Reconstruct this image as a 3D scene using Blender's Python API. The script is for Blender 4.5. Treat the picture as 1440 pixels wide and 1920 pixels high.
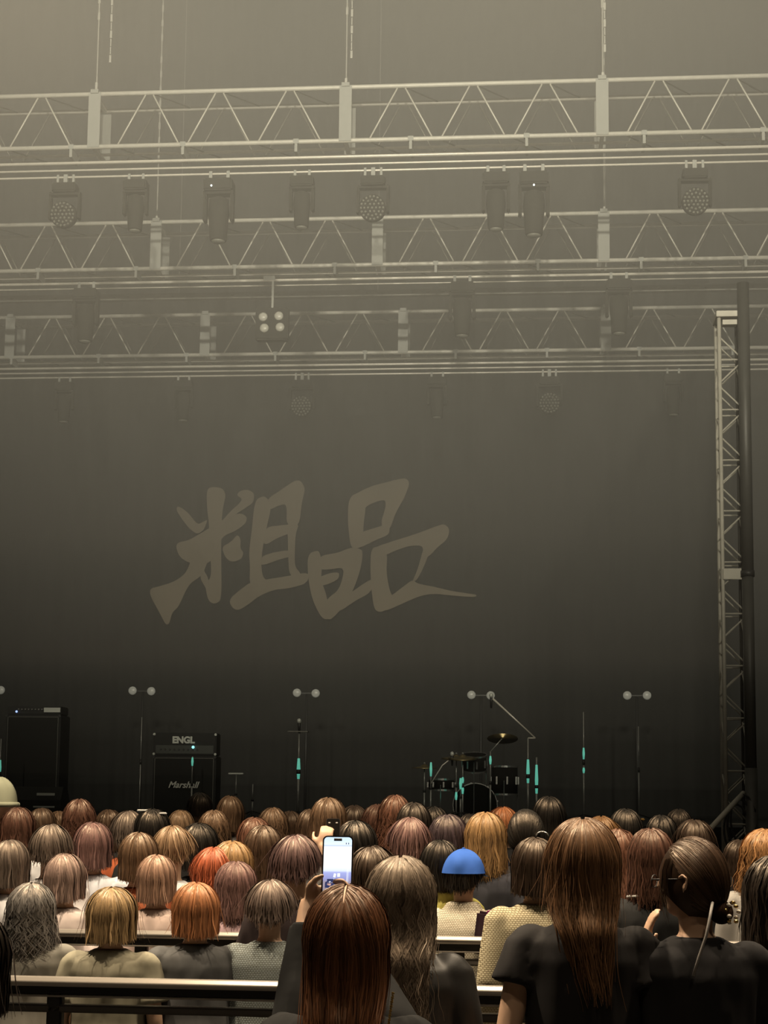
import bpy, bmesh, math, random
import numpy as np
from mathutils import Vector, Matrix, noise
R = random.Random(7)
PI = math.pi
for o in list(bpy.data.objects): bpy.data.objects.remove(o)
S = bpy.context.scene
COL = S.collection

# ------------------------------------------------------------------ camera
F, CX, CY = 3000.0, 720.0, 1131.0
CAM = Vector((0, 0, 1.75))
YAW, PITCH, ROLL = math.radians(5.0), math.radians(7.0), math.radians(0.63)
_m = Matrix.Rotation(YAW, 3, 'Z') @ Matrix.Rotation(PI/2 + PITCH, 3, 'X') @ Matrix.Rotation(ROLL, 3, 'Z')
cd = bpy.data.cameras.new('camera'); co = bpy.data.objects.new('camera', cd); COL.objects.link(co)
cd.sensor_fit = 'HORIZONTAL'; cd.sensor_width = 36; cd.lens = F*36/1440
cd.shift_y = (CY-960)/1440; cd.clip_end = 200; cd.clip_start = 0.05
co.matrix_world = Matrix.Translation(CAM) @ _m.to_4x4()
S.camera = co
def at(px, py, Y):
    """world point on the plane y=Y seen at photograph pixel (px, py)"""
    d = _m @ Vector(((px-CX)/F, -(py-CY)/F, -1.0))
    return CAM + d*((Y-CAM.y)/d.y)

# ------------------------------------------------------------------ world, lights, exposure
S.cycles.transparent_max_bounces = 48; S.cycles.max_bounces = 4; S.cycles.diffuse_bounces = 2; S.cycles.glossy_bounces = 2; S.cycles.adaptive_threshold = 0.04; S.cycles.volume_bounces = 0
S.view_settings.view_transform = 'Standard'; S.view_settings.look = 'None'
S.view_settings.exposure = 0.0; S.view_settings.gamma = 1.0
w = bpy.data.worlds.new('world'); S.world = w; w.use_nodes = True
w.node_tree.nodes['Background'].inputs[0].default_value = (0.02, 0.018, 0.015, 1)
w.node_tree.nodes['Background'].inputs[1].default_value = 0.0
def spot(name, loc, aim, power, ang, blend, col, rad=0.15):
    l = bpy.data.lights.new(name, 'SPOT'); l.energy = power; l.spot_size = math.radians(ang); l.spot_blend = blend
    l.color = col; l.shadow_soft_size = rad
    o = bpy.data.objects.new(name, l); COL.objects.link(o); o.location = loc
    o.rotation_euler = (Vector(aim)-Vector(loc)).to_track_quat('-Z', 'Y').to_euler()
    return o
WARM = (1.0, 0.80, 0.56)
HAZEC = (1.0, 0.91, 0.68)
# house downlights over the standing audience
for (x, y, p) in ((-3.4, 5.6, 3300), (0.2, 5.4, 1500), (3.2, 5.4, 1500), (-3.6, 8.6, 3300), (0.2, 8.8, 1300), (3.6, 8.8, 1200), (-2.4, 0.6, 280), (2.2, 0.6, 380)):
    spot('house_downlight', (x, y, 9.2), (x, y-0.6, 0), p, 104, 1.0, WARM, 0.12)
# unseen spots added behind the camera to brighten haze and rig
for x in (-5.5, 0.0, 5.5):
    spot('added_haze_spot', (x, -6.0, 9.5), (x*0.6-1.5, 20, 12.6), 15000, 51, 0.82, HAZEC, 0.25)

# ------------------------------------------------------------------ materials
MATS = {}
def mat(name, col, rough=0.6, metal=0.0, spec=0.5, emit=None, estr=0.0, noise_amt=0.0, nscale=8.0, bump=0.0, bdist=0.02, bdetail=4, bscale=40.0, objcol=False, stretch=None):
    if name in MATS: return MATS[name]
    m = bpy.data.materials.new(name); m.use_nodes = True; MATS[name] = m
    nt = m.node_tree; b = nt.nodes['Principled BSDF']
    b.inputs['Base Color'].default_value = (*col, 1); b.inputs['Roughness'].default_value = rough
    b.inputs['Metallic'].default_value = metal; b.inputs['Specular IOR Level'].default_value = spec
    tc = nt.nodes.new('ShaderNodeTexCoord'); src = tc.outputs['Object']
    if stretch:
        mp = nt.nodes.new('ShaderNodeMapping'); mp.inputs['Scale'].default_value = stretch
        nt.links.new(src, mp.inputs[0]); src = mp.outputs[0]
    base = None
    if objcol:
        oi = nt.nodes.new('ShaderNodeObjectInfo'); base = oi.outputs['Color']
        nt.links.new(base, b.inputs['Base Color'])
    if noise_amt:
        n = nt.nodes.new('ShaderNodeTexNoise'); n.inputs['Scale'].default_value = nscale; n.inputs['Detail'].default_value = 6
        nt.links.new(src, n.inputs['Vector'])
        r = nt.nodes.new('ShaderNodeMapRange'); r.inputs[3].default_value = 1-noise_amt; r.inputs[4].default_value = 1+noise_amt
        nt.links.new(n.outputs['Fac'], r.inputs[0])
        mx = nt.nodes.new('ShaderNodeVectorMath'); mx.operation = 'SCALE'
        if base is not None: nt.links.new(base, mx.inputs[0])
        else: mx.inputs[0].default_value = col
        nt.links.new(r.outputs[0], mx.inputs['Scale']); nt.links.new(mx.outputs[0], b.inputs['Base Color'])
    if bump:
        n = nt.nodes.new('ShaderNodeTexNoise'); n.inputs['Scale'].default_value = bscale; n.inputs['Detail'].default_value = bdetail
        nt.links.new(src, n.inputs['Vector'])
        bp = nt.nodes.new('ShaderNodeBump'); bp.inputs['Strength'].default_value = bump; bp.inputs['Distance'].default_value = bdist
        nt.links.new(n.outputs['Fac'], bp.inputs['Height']); nt.links.new(bp.outputs[0], b.inputs['Normal'])
    if emit:
        b.inputs['Emission Color'].default_value = (*emit, 1); b.inputs['Emission Strength'].default_value = estr
    return m
M_ALU = mat('brushed_aluminium', (0.62, 0.60, 0.54), 0.5, 0.15, noise_amt=0.15, nscale=14)
M_PLATE = mat('aluminium_plate', (0.34, 0.345, 0.32), 0.6, 0.1, noise_amt=0.12, nscale=9)
M_DARKALU = mat('dark_and_shaded_metal', (0.16, 0.155, 0.14), 0.5, 0.3, noise_amt=0.2)  # dark fittings; on truss braces it puts shade into the colour
M_PIPE = mat('steel_pipe', (0.80, 0.76, 0.68), 0.35, 0.2, noise_amt=0.15, nscale=6)
M_BLACK = mat('black_powder_coat', (0.02, 0.02, 0.02), 0.5, noise_amt=0.3)
M_TOLEX = mat('black_vinyl', (0.008, 0.008, 0.0075), 0.6, noise_amt=0.3, bump=0.15, bscale=300)
M_GRILLE = mat('black_grille_cloth', (0.012, 0.012, 0.011), 0.8, noise_amt=0.4, nscale=200)
M_CHROME = mat('chrome', (0.75, 0.75, 0.73), 0.2, 0.9)
M_GLINT = mat('painted_glint', (0.25, 0.7, 0.55), 0.6, emit=(0.16, 0.75, 0.56), estr=0.42)  # teal reflections on the stands, put in as a glowing colour
M_LENS = mat('lamp_glass_painted_shine', (0.35, 0.35, 0.32), 0.3, emit=(0.62, 0.60, 0.48), estr=0.16)  # lamps are off; light reflected in the glass is put in as emission
M_LED = mat('white_indicator', (1, 1, 1), 0.4, emit=(0.9, 1.0, 0.95), estr=3.0)
M_BLUELED = mat('blue_indicator', (0.3, 0.4, 1), 0.4, emit=(0.35, 0.5, 1.0), estr=1.6)
M_CYANLED = mat('cyan_indicator', (0.4, 1, 1), 0.4, emit=(0.3, 0.9, 0.9), estr=1.5)
M_SILVER = mat('silver_badge', (0.6, 0.62, 0.58), 0.4, 0.2)

# ------------------------------------------------------------------ mesh helpers
def link(name, me, m=None, parent=None, loc=None):
    o = bpy.data.objects.new(name, me); COL.objects.link(o)
    if m is not None and me is not None and not me.materials: me.materials.append(m)
    if parent is not None: o.parent = parent
    if loc is not None: o.location = loc
    return o
def tomesh(name, bm, smooth=False):
    me = bpy.data.meshes.new(name); bm.to_mesh(me); bm.free()
    if smooth: me.polygons.foreach_set('use_smooth', [True]*len(me.polygons))
    return me
def build(name, bm, m, parent=None, smooth=False, loc=None):
    return link(name, tomesh(name, bm, smooth), m, parent, loc)
def tag(o, label=None, cat=None, group=None, kind=None):
    if label: o['label'] = label
    if cat: o['category'] = cat
    if group: o['group'] = group
    if kind: o['kind'] = kind
    return o
def empty(name, loc, label=None, cat=None, group=None, kind=None, rz=0.0):
    o = bpy.data.objects.new(name, None); COL.objects.link(o); o.location = loc; o.rotation_euler = (0, 0, rz)
    return tag(o, label, cat, group, kind)
def box(bm, c, s, rot=None, bevel=0.0):
    m = Matrix.Translation(Vector(c)) @ (rot.to_4x4() if rot is not None else Matrix()) @ Matrix.Diagonal((s[0], s[1], s[2], 1))
    r = bmesh.ops.create_cube(bm, size=1, matrix=m)
    if bevel:
        ed = list({e for v in r['verts'] for e in v.link_edges})
        bmesh.ops.bevel(bm, geom=ed, offset=bevel, segments=2, affect='EDGES')
def frame_of(d):
    d = d.normalized(); a = Vector((0, 0, 1)) if abs(d.z) < 0.9 else Vector((1, 0, 0))
    u = d.cross(a).normalized(); return u, d.cross(u).normalized()
def tube(bm, pts, rad, n=8, caps=True):
    pts = [Vector(p) for p in pts]
    if not isinstance(rad, (list, tuple)): rad = [rad]*len(pts)
    rings = []; u0 = None
    for i, p in enumerate(pts):
        d = (pts[min(i+1, len(pts)-1)] - pts[max(i-1, 0)])
        u, v = frame_of(d)
        if u0 is not None:
            dn = d.normalized(); u = (u0 - dn*u0.dot(dn)).normalized(); v = dn.cross(u)
        u0 = u
        rings.append([bm.verts.new(p + (u*math.cos(2*PI*k/n) + v*math.sin(2*PI*k/n))*rad[i]) for k in range(n)])
    for a, b in zip(rings, rings[1:]):
        for k in range(n):
            bm.faces.new((a[k], a[(k+1) % n], b[(k+1) % n], b[k]))
    if caps:
        bm.faces.new(list(reversed(rings[0]))); bm.faces.new(rings[-1])
def cyl(bm, a, b, r, n=10): tube(bm, [a, b], r, n)
def ell(bm, c, r, n=16, m=10, rot=None):
    mt = Matrix.Translation(Vector(c)) @ (rot.to_4x4() if rot is not None else Matrix()) @ Matrix.Diagonal((r[0], r[1], r[2], 1))
    bmesh.ops.create_uvsphere(bm, u_segments=n, v_segments=m, radius=1, matrix=mt)
def loft(bm, rings, n=20, power=2.0):
    """rings: (z, rx, ry, cx, cy); stacked super-elliptic sections, closed"""
    rs = []
    for (z, rx, ry, cx, cy) in rings:
        r = []
        for k in range(n):
            a = 2*PI*k/n; c, s = math.cos(a), math.sin(a)
            r.append(bm.verts.new((cx + rx*math.copysign(abs(c)**(2/power), c), cy + ry*math.copysign(abs(s)**(2/power), s), z)))
        rs.append(r)
    for a, b in zip(rs, rs[1:]):
        for k in range(n): bm.faces.new((a[k], a[(k+1) % n], b[(k+1) % n], b[k]))
    bm.faces.new(list(reversed(rs[0]))); bm.faces.new(rs[-1])
def lathe(bm, prof, c=(0, 0, 0), n=20, rot=None, caps=True):
    rs = []; c = Vector(c)
    for (r, z) in prof:
        ring = []
        for k in range(n):
            p = Vector((r*math.cos(2*PI*k/n), r*math.sin(2*PI*k/n), z))
            if rot is not None: p = rot @ p
            ring.append(bm.verts.new(c+p))
        rs.append(ring)
    for a, b in zip(rs, rs[1:]):
        for k in range(n): bm.faces.new((a[k], a[(k+1) % n], b[(k+1) % n], b[k]))
    if caps: bm.faces.new(list(reversed(rs[0]))); bm.faces.new(rs[-1])
def remesh(bm, voxel, smooth=3):
    me = tomesh('t', bm); o = bpy.data.objects.new('t', me); COL.objects.link(o)
    md = o.modifiers.new('r', 'REMESH'); md.mode = 'VOXEL'; md.voxel_size = voxel
    if smooth:
        sm = o.modifiers.new('s', 'SMOOTH'); sm.iterations = smooth; sm.factor = 0.5
    dg = bpy.context.evaluated_depsgraph_get()
    out = bpy.data.meshes.new_from_object(o.evaluated_get(dg))
    bpy.data.objects.remove(o); bpy.data.meshes.remove(me)
    out.polygons.foreach_set('use_smooth', [True]*len(out.polygons))
    return out

# ------------------------------------------------------------------ hall shell
M_WALL = mat('black_painted_wall', (0.012, 0.012, 0.011), 0.9, noise_amt=0.3, nscale=2)
M_FLOOR = mat('dark_hall_floor', (0.02, 0.018, 0.016), 0.7, noise_amt=0.3, nscale=5)
M_DRAPE = mat('black_stage_drape', (0.012, 0.012, 0.011), 0.95, noise_amt=0.3, nscale=3)
M_DECK = mat('black_stage_deck', (0.012, 0.012, 0.012), 0.6, noise_amt=0.3, nscale=4)
def slab(name, c, s, m, **k):
    bm = bmesh.new(); box(bm, c, s); o = build(name, bm, m); o['kind'] = 'structure'; return o
HX0, HX1, HY0, HY1, HZ = -14, 13, -8, 28.4, 17.42
slab('floor', ((HX0+HX1)/2, (HY0+HY1)/2, -0.1), (HX1-HX0, HY1-HY0, 0.2), M_FLOOR)
slab('ceiling', ((HX0+HX1)/2, (HY0+HY1)/2, HZ+0.1), (HX1-HX0, HY1-HY0, 0.2), M_WALL)
slab('wall_left', (HX0-0.1, (HY0+HY1)/2, HZ/2), (0.2, HY1-HY0, HZ), M_WALL)
slab('wall_right', (HX1+0.1, (HY0+HY1)/2, HZ/2), (0.2, HY1-HY0, HZ), M_WALL)
slab('wall_rear', ((HX0+HX1)/2, HY0-0.1, HZ/2), (HX1-HX0, 0.2, HZ), M_WALL)
slab('wall_stage', ((HX0+HX1)/2, HY1+0.1, HZ/2), (HX1-HX0, 0.2, HZ), M_WALL)
DECK = 1.5
slab('floor_stage', ((HX0+HX1)/2, (17.3+HY1)/2, DECK/2), (HX1-HX0, HY1-17.3, DECK), M_DECK)
# pleated black backdrop drape
bm = bmesh.new(); prev = None
for i in range(541):
    x = -13.5 + i*0.05; y = 27.2 + 0.035*math.sin(i*0.9) + 0.02*math.sin(i*0.37)
    a, b = bm.verts.new((x, y, DECK)), bm.verts.new((x, y, 17.2))
    if prev: bm.faces.new((prev[0], a, b, prev[1]))
    prev = (a, b)
BACK = 27.14
tag(build('backdrop_drape', bm, M_DRAPE, smooth=True), 'full height pleated black drape across the rear of the stage', 'curtain')

# brush-lettered banner on the drape: each stroke its own piece (flat print on a scrim just before it)
def chaikin(p, it=2):
    for _ in range(it):
        q = []
        for i in range(len(p)):
            a, b = Vector(p[i]), Vector(p[(i+1) % len(p)])
            q += [a*0.78+b*0.22, a*0.22+b*0.78]
        p = q
    return p
STROKES = [
 [(312,130),(325,112),(372,114),(390,145),(378,185),(370,260),(370,400),(372,560),(345,578),(318,565),(305,500),(330,470),(330,420),(322,340),(322,260),(314,200)],
 [(322,385),(312,420),(300,450),(285,470),(240,500),(200,590),(175,610),(165,655),(150,660),(135,630),(75,520),(130,505),(180,490),(225,460),(245,420),(250,390)],
 [(300,430),(285,470),(300,500),(325,540),(318,470),(304,450)],
 [(188,335),(240,325),(300,290),(380,240),(440,215),(472,228),(470,255),(430,285),(372,310),(345,380),(318,420),(240,415),(200,385)],
 [(190,200),(200,187),(240,215),(275,262),(300,250),(318,240),(300,285),(275,300),(245,280),(210,235)],
 [(430,145),(445,127),(480,122),(502,140),(498,175),(460,200),(420,225),(390,245),(368,255),(400,215),(440,180),(455,160)],
 [(372,350),(410,330),(435,300),(448,320),(445,355),(460,375),(450,400),(410,412),(385,390)],
 [(510,160),(540,148),(556,160),(570,190),(552,265),(535,350),(528,420),(535,470),(560,490),(520,500),(482,500),(485,430),(480,370),(492,280),(500,200)],
 [(552,160),(600,130),(655,90),(685,85),(705,120),(690,170),(680,268),(628,266),(632,180),(600,185),(560,205)],
 [(632,255),(678,262),(665,300),(662,380),(663,430),(690,460),(640,468),(636,380),(634,300)],
 [(545,272),(600,265),(680,258),(668,290),(600,310),(535,350)],
 [(528,388),(580,372),(640,362),(662,385),(600,400),(526,428)],
 [(485,490),(560,478),(640,465),(720,450),(712,495),(640,515),(580,520),(520,545),(470,585),(430,605),(405,580),(405,555),(440,525)],
 [(876,155),(920,130),(945,190),(935,260),(930,350),(885,362),(872,250)],
 [(876,155),(960,110),(1040,90),(1100,75),(1120,95),(1100,150),(1060,220),(1040,285),(1000,262),(1025,190),(1020,160),(960,180),(930,205)],
 [(900,300),(980,275),(1035,258),(1040,300),(990,320),(930,350),(885,362)],
 [(712,380),(755,362),(765,385),(770,430),(765,480),(790,545),(800,640),(770,635),(735,570),(715,480)],
 [(760,385),(830,375),(885,352),(935,360),(925,430),(910,480),(890,530),(845,600),(800,645),(780,620),(785,560),(840,520),(862,430),(800,440),(760,440)],
 [(760,470),(800,455),(840,450),(835,480),(790,500),(760,505)],
 [(880,535),(930,500),(970,475),(968,530),(900,565),(835,612),(850,560)],
 [(965,355),(1010,345),(1030,380),(1025,450),(1040,530),(1060,560),(1015,610),(980,605),(968,540),(962,440)],
 [(970,355),(1060,325),(1140,300),(1220,270),(1255,258),(1278,280),(1268,320),(1225,355),(1200,385),(1165,400),(1175,345),(1120,345),(1060,365),(1020,385)],
 [(1175,350),(1195,350),(1190,395),(1150,480),(1128,490),(1150,440)],
 [(1010,610),(1025,560),(1090,510),(1130,480),(1150,497),(1210,507),(1280,525),(1350,535),(1385,540),(1380,550),(1300,545),(1210,535),(1150,548),(1080,580)],
]
M_PRINT = mat('pale_brush_print', (0.18, 0.15, 0.108), 0.8, noise_amt=0.25, nscale=1.2)
logo = empty('brush_lettering_banner', at(560, 1180, BACK), 'large pale brush-painted two-character lettering hung on the black drape', 'lettering')
for k, s in enumerate(STROKES):
    pts = chaikin([(240+a*0.47222, 860+b*0.47222) for a, b in s])
    bm = bmesh.new(); w3 = [at(p[0], p[1], BACK - 0.001*k) - logo.location for p in pts]
    f = bm.faces.new([bm.verts.new(p) for p in w3])
    r = bmesh.ops.extrude_face_region(bm, geom=[f])
    for v in [g for g in r['geom'] if isinstance(g, bmesh.types.BMVert)]: v.co.y += 0.003
    bmesh.ops.triangulate(bm, faces=[x for x in bm.faces if len(x.verts) > 4])
    bmesh.ops.recalc_face_normals(bm, faces=bm.faces[:])
    build('brush_stroke', bm, M_PRINT, logo)

# ------------------------------------------------------------------ haze (real scattering volume, denser the higher it hangs)
vm = bpy.data.materials.new('stage_haze'); vm.use_nodes = True; nt = vm.node_tree; nt.nodes.clear()
vo = nt.nodes.new('ShaderNodeOutputMaterial'); vs = nt.nodes.new('ShaderNodeVolumeScatter')
vs.inputs['Color'].default_value = (1.0, 0.98, 0.93, 1); vs.inputs['Density'].default_value = 0.0077; vs.inputs['Anisotropy'].default_value = 0.0
nt.links.new(vs.outputs[0], vo.inputs['Volume'])
haze = empty('stage_haze', (0, 14, 2.2), 'thin grey haze hanging over the stage and lighting rig', 'haze', kind='stuff')
for k, z0 in enumerate((1.55, 1.95, 2.7, 3.5, 4.5, 5.8, 7.4)):
    bm = bmesh.new(); e = 0.02*k
    y0 = 14.5 if k == 0 else 13.5 if k == 1 else 10.5+e if k < 4 else 8.0+e
    box(bm, (-0.5, (y0+28.3-e)/2-14, (z0+17.3-e)/2 - 2.2), (26.6-e, 28.3-e-y0, 17.3-e-z0))
    o = build('haze_layer', bm, vm, haze); o['kind'] = 'stuff'

# ------------------------------------------------------------------ trusses
def bracemesh(a, b, r=0.011):
    bm = bmesh.new(); cyl(bm, a, b, r, 6); return bm
M_ALU_SHADE = mat('shaded_aluminium', (0.40, 0.385, 0.35), 0.6, 0.1, noise_amt=0.2)  # rear truss chords: darker copy of the aluminium, shade put into its colour
def truss(Y, ytop, ybot, plates_px, label, first, last, pipes, wires):
    """box truss along X; plates_px: the pixel centres of its wide end frames; heights from pixels at x=720"""
    zt, zb = at(720, ytop, Y).z, at(720, ybot, Y).z; h = zt-zb; W = 0.50
    xs = [at(p, (ytop+ybot)/2, Y).x for p in plates_px]
    seg = (xs[-1]-xs[0])/(len(xs)-1)
    full = [xs[0]-seg*k for k in range(first, 0, -1)] + xs + [xs[-1]+seg*k for k in range(1, last+1)]
    t = empty('box_truss', (full[0], Y, zb), label, 'truss', 'aluminium trusses across the stage')
    L = full[-1]-full[0]; r = 0.029
    bm = bmesh.new(); cyl(bm, (0, 0, 0), (L, 0, 0), r, 10); cm = tomesh('chord', bm, True)
    cm2 = cm.copy(); cm2.materials.clear()
    for (dy, dz) in ((0, h), (0, 0)): link('chord', cm, M_ALU, t, (0, dy, dz))
    for (dy, dz) in ((W, h), (W, 0)): link('chord', cm2, M_ALU_SHADE, t, (0, dy, dz))
    # diagonals: three bays per section, the pair of feet set slightly apart
    bay = seg/3.55; e = 0.050
    bmu = tomesh('brace', bracemesh((0, 0, 0), (bay/2-2*e, 0, h-0.03)), True)
    bmd = tomesh('brace', bracemesh((0, 0, h-0.03), (bay/2-2*e, 0, 0)), True)
    bmt = tomesh('brace', bracemesh((0, 0, 0), (bay/2, W, 0), 0.009), True)
    bmu2, bmd2 = bmu.copy(), bmd.copy()
    for i in range(len(full)-1):
        x0 = full[i]-full[0] + (seg-3*bay)/2
        for k in range(3):
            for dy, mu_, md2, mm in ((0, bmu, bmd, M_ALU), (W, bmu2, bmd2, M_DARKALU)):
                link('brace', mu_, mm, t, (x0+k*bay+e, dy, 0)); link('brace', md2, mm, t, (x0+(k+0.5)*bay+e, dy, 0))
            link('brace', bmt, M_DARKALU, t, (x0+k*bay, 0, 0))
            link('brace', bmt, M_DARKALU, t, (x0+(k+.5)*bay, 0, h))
    # wide pale end frames where two sections bolt together
    pm = bmesh.new(); box(pm, (0, 0, h/2), (0.155, 0.012, h+0.03), bevel=0.004); box(pm, (0, 0, h+0.02), (0.1, 0.05, 0.05)); pm = tomesh('joint_plate', pm)
    ym = bmesh.new(); box(ym, (0, 0, h/2), (0.14, 0.012, h*0.9)); ym = tomesh('joint_plate', ym)
    hm = bmesh.new(); box(hm, (0, W/2, 0), (0.05, W, 0.05)); box(hm, (0, W/2, h), (0.05, W, 0.05)); hm = tomesh('joint_bar', hm)
    for x in full:
        link('joint_plate', pm, M_PLATE, t, (x-full[0], -0.03, 0)); link('joint_plate', ym, M_PLATE, t, (x-full[0], W+0.03, 0))
        link('joint_bar', hm, M_ALU, t, (x-full[0], 0, 0))
    # pipes slung beneath, with hanger clamps
    for (ypx, dy, rr) in pipes:
        zz = at(720, ypx, Y+dy).z - zb
        bm = bmesh.new(); cyl(bm, (0, dy, zz), (L, dy, zz), rr, 8); build('slung_pipe', bm, M_PIPE, t, True)
    zz = at(720, pipes[0][0], Y).z - zb
    cl = bmesh.new(); box(cl, (0, pipes[0][1]*0.5, zz/2-0.01), (0.035, abs(pipes[0][1])+0.05, abs(zz)+0.03)); box(cl, (0, 0, 0), (0.07, 0.06, 0.06)); cl = tomesh('pipe_clamp', cl)
    x = 0.35
    while x < L:
        link('pipe_clamp', cl, M_PLATE, t, (x, 0, 0)); x += seg*0.45
    return t, zb, h
T1Y, T2Y, T3Y = 19.0, 21.4, 24.2
t1, zb1, h1 = truss(T1Y, 162, 262, (178, 648, 1129), 'first aluminium box truss, the highest and largest across the picture', 2, 2, ((278, 0.25, 0.02), (292, 0.0, 0.02), (306, 0.1, 0.014), (319, 0.0, 0.014)), None)
t2, zb2, h2 = truss(T2Y, 408, 496, (293, 708, 1132), 'second aluminium box truss, the middle of the three', 2, 2, ((510, 0.25, 0.02), (522, 0.0, 0.02), (532, 0.3, 0.010)), None)
t3, zb3, h3 = truss(T3Y, 585, 661, (20, 385, 756, 1136), 'third aluminium box truss, the lowest in the picture, above the lettering', 1, 2, ((672, 0.25, 0.02), (683, 0.0, 0.02), (692, 0.1, 0.014), (701, 0.0, 0.014)), None)

# hoist chains and steel wires
M_CHAIN = mat('hoist_chain_steel', (0.5, 0.49, 0.45), 0.4, 0.4)
def hoist(px, py, Y, lab, twin=0.0):
    p = at(px, py, Y); t = empty('hoist_chain', p, lab, 'chain', 'hoist chains holding the trusses')
    bm = bmesh.new(); cyl(bm, (0, 0, 0), (0, 0, 17.4-p.z), 0.009, 6); build('wire_rope', bm, M_CHAIN, t)
    bm = bmesh.new(); box(bm, (0, 0, 0.03), (0.03, 0.03, 0.09)); build('shackle', bm, M_CHAIN, t)
    bm = bmesh.new(); z = 0.75
    while z < 16.6-p.z:
        box(bm, (0.0, 0, z), (0.028 if int(z*8) % 2 else 0.012, 0.012, 0.10)); z += 0.11
    o = build('chain_links', bm, M_CHAIN, t)
    if twin:
        bm = bmesh.new(); z = 0.4
        while z < 16.6-p.z:
            box(bm, (twin, 0.02, z), (0.026 if int(z*8) % 2 else 0.012, 0.012, 0.10)); z += 0.11
        build('slack_chain', bm, M_CHAIN, t)
hoist(181, 166, T1Y, 'steel hoist chain above the leftmost joint plate of the top truss', 0.16)
hoist(649, 158, T1Y, 'steel hoist chain above the middle joint plate of the top truss', 0.06)
hoist(1130, 147, T1Y, 'steel hoist chain above the rightmost joint plate of the top truss', 0.03)
hoist(294, 415, T2Y, 'wire rising from the left joint plate of the second truss')
hoist(1133, 398, T2Y, 'wire rising from the right joint plate of the second truss')

# ------------------------------------------------------------------ lamps on the trusses
M_FIX = mat('fixture_housing', (0.027, 0.026, 0.023), 0.8, spec=0.2, noise_amt=0.3)
M_CELL = mat('lens_cell', (0.16, 0.16, 0.14), 0.35, noise_amt=0.3)
M_CELLB = mat('pale_lamp_lens', (0.55, 0.54, 0.48), 0.3)
def wash_mesh():
    d = {}
    bm = bmesh.new(); box(bm, (0, 0, -0.16), (0.30, 0.22, 0.12), bevel=0.015); d['base'] = (tomesh('base', bm), M_FIX)
    bm = bmesh.new(); box(bm, (0, 0, -0.04), (0.05, 0.05, 0.14)); box(bm, (-0.1, 0, -0.04), (0.03, 0.04, 0.14)); box(bm, (0.1, 0, -0.04), (0.03, 0.04, 0.14)); d['hook_clamp'] = (tomesh('c', bm), M_PLATE)
    bm = bmesh.new()
    for s in (-1, 1): box(bm, (s*0.185, 0, -0.38), (0.035, 0.09, 0.36), bevel=0.01)
    box(bm, (0, 0, -0.23), (0.40, 0.09, 0.03)); d['yoke'] = (tomesh('y', bm), M_FIX)
    rot = Matrix.Rotation(math.radians(102), 3, 'X')
    bm = bmesh.new(); lathe(bm, [(0.08, -0.16), (0.13, -0.12), (0.165, 0.0), (0.165, 0.09), (0.155, 0.10)], (0, 0, -0.5), 24, rot); d['head'] = (tomesh('h', bm, True), M_FIX)
    bm = bmesh.new()
    for ring, n in ((0, 1), (0.05, 6), (0.095, 12), (0.138, 18)):
        for k in range(n):
            a = 2*PI*k/n; ell(bm, Vector((0, 0, -0.5)) + rot @ Vector((ring*math.cos(a), ring*math.sin(a), 0.105)), (0.017,)*3, 8, 5)
    d['lens_cells'] = (tomesh('l', bm, True), M_CELL)
    return d
def moving_mesh():
    d = {}
    bm = bmesh.new(); box(bm, (0, 0, -0.18), (0.36, 0.26, 0.16), bevel=0.02); d['base'] = (tomesh('base', bm), M_FIX)
    bm = bmesh.new(); box(bm, (-0.11, 0, -0.05), (0.04, 0.05, 0.14)); box(bm, (0.11, 0, -0.05), (0.04, 0.05, 0.14)); d['hook_clamp'] = (tomesh('c', bm), M_PLATE)
    bm = bmesh.new()
    for s in (-1, 1): box(bm, (s*0.17, 0, -0.44), (0.045, 0.13, 0.40), bevel=0.015)
    box(bm, (0, 0, -0.27), (0.38, 0.14, 0.04)); d['yoke'] = (tomesh('y', bm), M_FIX)
    bm = bmesh.new(); lathe(bm, [(0.06, -0.2), (0.12, -0.17), (0.135, 0.0), (0.12, 0.14), (0.11, 0.34), (0.10, 0.36)], (0, 0, -0.52), 18, Matrix.Rotation(PI, 3, 'X')); d['head'] = (tomesh('h', bm, True), M_FIX)
    bm = bmesh.new(); lathe(bm, [(0.085, 0), (0.07, 0.02), (0.03, 0.03)], (0, 0, -0.88), 18, Matrix.Rotation(PI, 3, 'X')); d['lens'] = (tomesh('l', bm, True), M_CELL)
    return d
WM, MM = wash_mesh(), moving_mesh()
ledm = bmesh.new(); ell(ledm, (0, 0, 0), (0.012,)*3, 8, 6); ledm = tomesh('status_light', ledm)
def fixture(D, name, px, py, Y, lab, cat, grp, s=1.0, led=None, rz=0.0):
    t = empty(name, at(px, py, Y), lab, cat, grp, rz=rz); t.scale = (s, s, s)
    ob = {k: link(k, me, m, t) for k, (me, m) in D.items()}
    for k in ('lens', 'lens_cells'):
        if k in ob: ob[k].parent = ob['head']
    if led: link('status_light', ledm, M_LED, ob['base'], led)
G1, G2, G3 = 'lamps under the top truss', 'lamps under the middle truss', 'lamps under the lowest truss'
for px, lab in ((124, 'round wash light with a honeycomb of lenses, left end of the top truss'), (700, 'round wash light with a honeycomb of lenses, middle of the top truss'), (1302, 'round wash light with a honeycomb of lenses, right end of the top truss')):
    fixture(WM, 'wash_light', px, 319-(px-720)*0.023, T1Y, lab, 'stage light', G1)
fixture(MM, 'moving_head_light', 412, 325, T1Y, 'dark moving head lamp under the top truss, between the left and middle joint plates', 'stage light', G1, 1.0, (-0.07, -0.16, -0.22))
fixture(MM, 'moving_head_light', 1001, 312, T1Y, 'moving head lamp with a white status dot, under the right part of the top truss', 'stage light', G1, 1.0, (0.0, -0.16, -0.3))
fixture(MM, 'moving_head_light', 256, 329, T1Y, 'slim dark lamp under the top truss, right of its left joint plate', 'stage light', G1, 0.82)
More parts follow.
